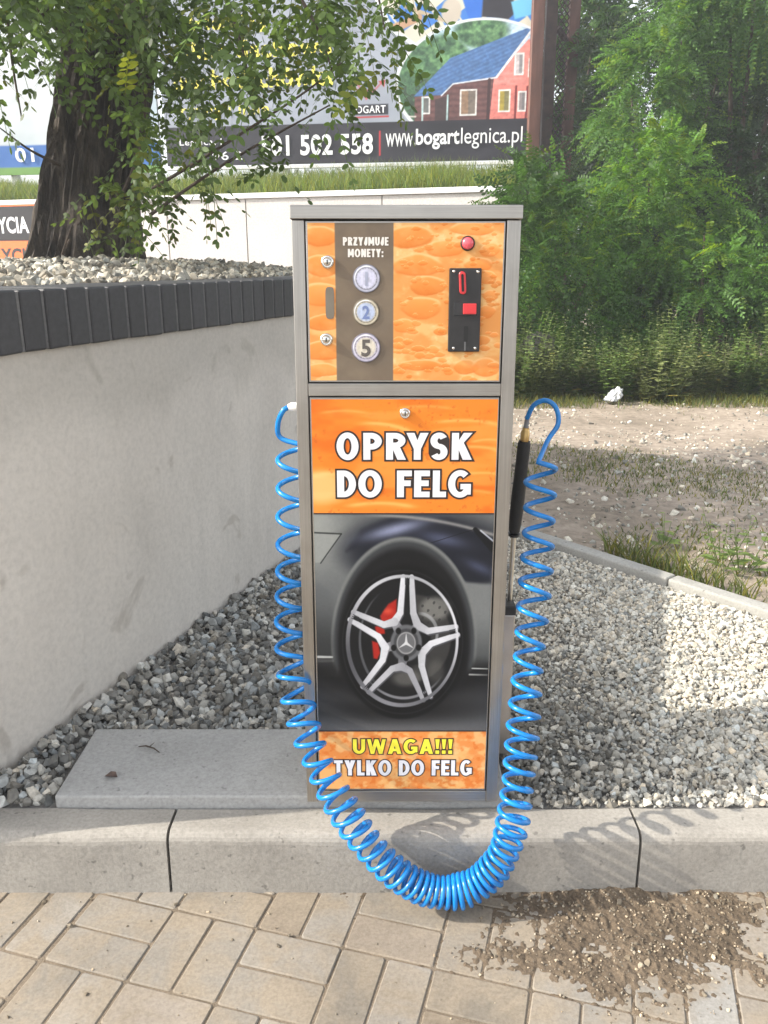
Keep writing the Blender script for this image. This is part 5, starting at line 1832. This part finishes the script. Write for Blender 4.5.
for si, (x, y, z, rx, ry, rz, n, base, lb) in enumerate(SHRUBS):
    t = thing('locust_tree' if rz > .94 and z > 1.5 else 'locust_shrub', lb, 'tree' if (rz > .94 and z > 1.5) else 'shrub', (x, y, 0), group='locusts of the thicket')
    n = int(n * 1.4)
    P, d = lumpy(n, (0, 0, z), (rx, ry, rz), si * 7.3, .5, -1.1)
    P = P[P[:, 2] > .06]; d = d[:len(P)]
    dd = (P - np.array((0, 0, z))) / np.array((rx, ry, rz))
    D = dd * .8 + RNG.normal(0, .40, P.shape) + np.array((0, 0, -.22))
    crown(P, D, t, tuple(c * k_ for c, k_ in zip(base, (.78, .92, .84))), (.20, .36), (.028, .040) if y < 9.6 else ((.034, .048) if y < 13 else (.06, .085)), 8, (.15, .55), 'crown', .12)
    k = MB()
    for b in range(3):
        a = random.uniform(0, 2 * PI)
        e = Vector((math.cos(a) * rx * .5, math.sin(a) * ry * .4, z + rz * random.uniform(.3, .8)))
        q = catmull([Vector((math.cos(a) * .05, math.sin(a) * .05, -.1)), Vector((e.x * .35, e.y * .35, e.z * .5)), e], 8)
        k.tube(q, list(np.linspace(.028 if z < 1.5 else .05, .008, len(q))), 7, .2, b)
    k.build('trunk', M['twig'], t)

# weeds at the foot of the thicket
def weed(n_stems, h, spread, base, big=1.0):
    V = []
    for s_ in range(n_stems):
        a = random.uniform(0, 2 * PI)
        hh = h * random.uniform(.6, 1.1)
        tipv = np.array((math.cos(a) * spread, math.sin(a) * spread, hh))
        P0 = np.array((math.cos(a) * spread * .2, math.sin(a) * spread * .2, 0))
        m = int(hh / .028)
        ts = np.linspace(.1, 1, m)
        pos = P0 + (tipv - P0) * ts[:, None]
        ang_ = np.arange(m) * 2.4 + a
        D = np.stack([np.cos(ang_), np.sin(ang_), np.full(m, .45)], -1)
        L_ = (.085 * (1.15 - ts) * random.uniform(.7, 1.2) + .018) * big
        w = np.cross(D, (0, 0, 1)); w /= np.linalg.norm(w, axis=1, keepdims=True)
        T = leaf_tint(m, base, .2, .03)
        v = pos[:, None] + L_[:, None, None] * (D[:, None] * LEAF[None, :, 0:1] + w[:, None] * LEAF[None, :, 1:2] * .62 + np.array((0, 0, -.30)) * LEAF[None, :, 0:1] ** 2)
        V.append((v.reshape(-1, 3), np.arange(m * 6), np.full(m, 6), np.repeat(T, 6, axis=0)))
        st_ = np.array([P0 + (-.0018, 0, 0), P0 + (.0018, 0, 0), tipv + (.0008, 0, 0), tipv + (-.0008, 0, 0)])
        V.append((st_, np.arange(4), np.array([4]), np.tile(np.array(base)[None] * .9, (4, 1))))
    return merge(V)
protos = [weed(random.randint(5, 9), random.uniform(.36, .78), random.uniform(.14, .32), b) for b in
          ((.22, .29, .09), (.19, .28, .08), (.26, .30, .11), (.16, .26, .07), (.25, .29, .12), (.19, .29, .085))]
parts = []
for i in range(330):
    x = random.uniform(.9, 4.3); y = 6.9 + abs(random.gauss(0, .36)) + .12 * math.sin(x * 5)
    v, l, c, t = random.choice(protos)
    a = random.uniform(0, 2 * PI); s_ = random.uniform(.45, 1.1)
    Rm = np.array(((math.cos(a), -math.sin(a), 0), (math.sin(a), math.cos(a), 0), (0, 0, 1)))
    parts.append((v @ Rm.T * s_ + np.array((x, y, 0)), l, c, t * random.uniform(.75, 1.2)))
vm = merge(parts)
tag(link('weeds', np_mesh('weeds', vm[0], vm[1], vm[2], False, vm[3]), M['grass']), 'yellowish weeds growing along the foot of the thicket', 'weeds', kind='stuff')
for (px, py, h_, lb) in ((742, 572, .24, 'young weed with pale leaves behind the edging, near the right edge'), (722, 566, .20, 'small grassy weed behind the edging beside the taller pale weed'),
                         (664, 545, .13, 'low green weed behind the joint of the edging')):
    p = at(px, py, z=0)
    v, l, c, t = weed(7, h_, h_ * .5, (.14, .20, .055), .55)
    o = link('weed_plant', np_mesh('weed_plant', v * np.array((1, 1, 1)), l, c, False, t), M['grass'])
    o.location = p
    tag(o, lb, 'weed', 'weeds behind the edging')

# grass tufts on the dirt yard
def yard_grass(n, x0, x1, y0, y1, thr, hmin, hmax, seed, bias=None):
    x = RNG.uniform(x0, x1, n); y = RNG.uniform(y0, y1, n)
    d = fbm(x * 1.5, y * 1.1, seed)
    if bias is not None: d = d + bias(x, y)
    p2 = np.stack([x, y], -1)
    k = (RNG.random(n) < sstep(thr, thr + .16, d)) & (edge_side(p2) < -.075) & (wall_side(p2) > .05)
    x, y, d = x[k], y[k], d[k]
    return np.stack([x, y, yard_z(x, y) - .004], -1), RNG.uniform(hmin, hmax, len(x)) * (.5 + d)
P1, h1 = yard_grass(42000, .3, 4.2, 2.0, 7.2, .59, .012, .032, 201, lambda x, y: .16 * np.exp(-((y - 4.35 + .1 * x) / .30) ** 2) + .17 * np.exp(-((edge_side(np.stack([x, y], -1)) + .32) / .25) ** 2) - .10 * sstep(4.9, 5.6, y) * sstep(7.0, 6.4, y))
P3, h3 = yard_grass(9000, .8, 4.2, 6.5, 7.6, .34, .03, .10, 203)
P4, h4 = yard_grass(9000, .9, 2.2, 2.0, 3.4, .50, .04, .12, 205, lambda x, y: .25 * np.exp(-((edge_side(np.stack([x, y], -1)) + .12) / .08) ** 2) - .12)
P = np.concatenate([P1, P3, P4]); h = np.concatenate([h1, h3, h4])
tn = leaf_tint(len(P), (.105, .135, .04), .25, .35)
bl = blades(P, h, 1.0, tn, .0032)
tag(link('grass', np_mesh('grass', bl[0], bl[1], bl[2], False, bl[3]), M['grass']), 'thin grass tufts on the dirt yard behind the edging', 'grass', kind='stuff')
# loose stones on the yard
p = np.stack([RNG.uniform(.3, 4.5, 9000), RNG.uniform(2.3, 7.4, 9000)], -1)
p = p[(edge_side(p) < -.09) & (wall_side(p) > .05) & (RNG.random(9000) < .25 + .75 * sstep(.4, .6, fbm(p[:, 0] * 1.2, p[:, 1] * 1.2, 207)))]
P = np.column_stack([p, yard_z(p[:, 0], p[:, 1]) + .002])
size = np.clip(RNG.lognormal(math.log(.009), .5, len(P)), .003, .03)
tag(scatter_stones('yard_stones', P, size, gravel_tint(P, .35) * np.array((1.0, .93, .82)), M['stone']), 'loose pebbles scattered over the dirt yard', 'stones', kind='stuff')

# crumpled white bag
bm = bmesh.new()
bmesh.ops.create_icosphere(bm, subdivisions=4, radius=1)
for v in bm.verts:
    q = v.co.copy()
    nz = mnoise.noise(q * 2.2) * .5 + abs(mnoise.noise(q * 5)) * .5
    v.co = Vector((q.x * .062 * (1 + nz * .9), q.y * .05 * (1 + nz), max(-.02, q.z * .062 * (1 + nz * .8) + .05 * q.x)))
me = bpy.data.meshes.new('plastic_bag'); bm.to_mesh(me); bm.free()
o = link('plastic_bag', me, simple('thin white plastic', (.62, .64, .64), .35, 0, .1, 20))
o.location = at(613, 398, z=.04)
tag(o, 'crumpled white plastic bag lying in front of the weeds', 'bag')
# grey boulder in the weeds
bm = bmesh.new()
bmesh.ops.create_icosphere(bm, subdivisions=4, radius=1)
for v in bm.verts:
    q = v.co.copy(); nz = mnoise.noise(q * 1.3) * .35 + mnoise.noise(q * 4) * .1
    v.co = Vector((q.x * .17 * (1 + nz), q.y * .17 * (1 + nz), q.z * (.16 if q.z > 0 else .40) * (1 + nz)))
me = bpy.data.meshes.new('boulder'); bm.to_mesh(me); bm.free()
for pl_ in me.polygons: pl_.use_smooth = True
o = link('boulder', me, m_concrete('boulder stone', (.09, .085, .075), (.17, .16, .145), (.7, .7, .7), .5))
o.location = at(540, 352, Y=7.35)
o.location.z = .36
tag(o, 'grey rock among the weeds right beside the machine', 'rock')

# ------------------------------------------------------------------ grit and soil washed over the pavers
def soil_h(X, Y):
    m = 1.1 * np.exp(-(((X - .50) / .26) ** 2)) * sstep(1.05, 1.36, Y + .10 * (fbm(X * 6, Y * 6, 301) - .5))
    m2 = .8 * np.exp(-((X - .30) / .16) ** 2 - ((Y - 1.22) / .06) ** 2) + .9 * np.exp(-((X - .43) / .07) ** 2 - ((Y - 1.16) / .07) ** 2)
    m3 = .9 * np.exp(-((X - .66) / .10) ** 2 - (((Y - 1.21) + .7 * (X - .66)) / .035) ** 2)
    edge_ = .55 * sstep(.35, .6, fbm(X * 5, Y * 5, 307)) * np.exp(-((KERB_F - Y) / .016) ** 2) * sstep(-.55, .1, X) * (.5 + .6 * sstep(.1, .4, X))
    hgt = np.maximum.reduce([m * .95, m2 * .75, m3, edge_ * .9])
    return PAVE_Z - .0054 + .0125 * hgt * (.26 + 1.5 * fbm(X * 18, Y * 18, 303, 6)) + .0085 * (fbm(X * 105, Y * 105, 305, 2) - .5)
so_ = grid_sheet('soil', -.75, 1.1, 1.02, KERB_F + .03, 900, 190, soil_h, M['soil'])
tag(so_, 'brown gritty soil washed over the pavers at the foot of the kerb', 'soil', kind='stuff')
n = 34000
x = RNG.uniform(-.75, 1.05, n); y = RNG.uniform(1.02, KERB_F - .003, n)
hh = soil_h(x, y) - PAVE_Z
kp = RNG.random(n) < np.clip((hh + .003) / .009, 0.010, 1) * .34
x, y, hh = x[kp], y[kp], hh[kp]
P = np.stack([x, y, PAVE_Z + np.maximum(hh, 0) + .0008], -1)
size = np.clip(RNG.lognormal(math.log(.0022), .5, len(P)), .0009, .010)
tag(scatter_stones('grit', P, size, gravel_tint(P, .12) * np.array((.80, .66, .50)), M['stone']), 'small grit and pebbles strewn over the soil and pavers', 'grit', kind='stuff')

# ------------------------------------------------------------------ thin summer haze
hz = MB()
hz.box(-420, 420, -420, 420, -1.5, 10.5)
hm = bpy.data.materials.new('haze')
hm.use_nodes = True
hn = hm.node_tree.nodes
hn.remove(hn['Principled BSDF'])
pv = hn.new('ShaderNodeVolumePrincipled')
pv.inputs['Color'].default_value = (.92, .95, 1.0, 1)
pv.inputs['Density'].default_value = .0055
pv.inputs['Anisotropy'].default_value = .2
hm.node_tree.links.new(pv.outputs[0], hn['Material Output'].inputs['Volume'])
tag(hz.build('haze', hm), 'thin pale summer haze over the whole place', 'haze', kind='stuff')
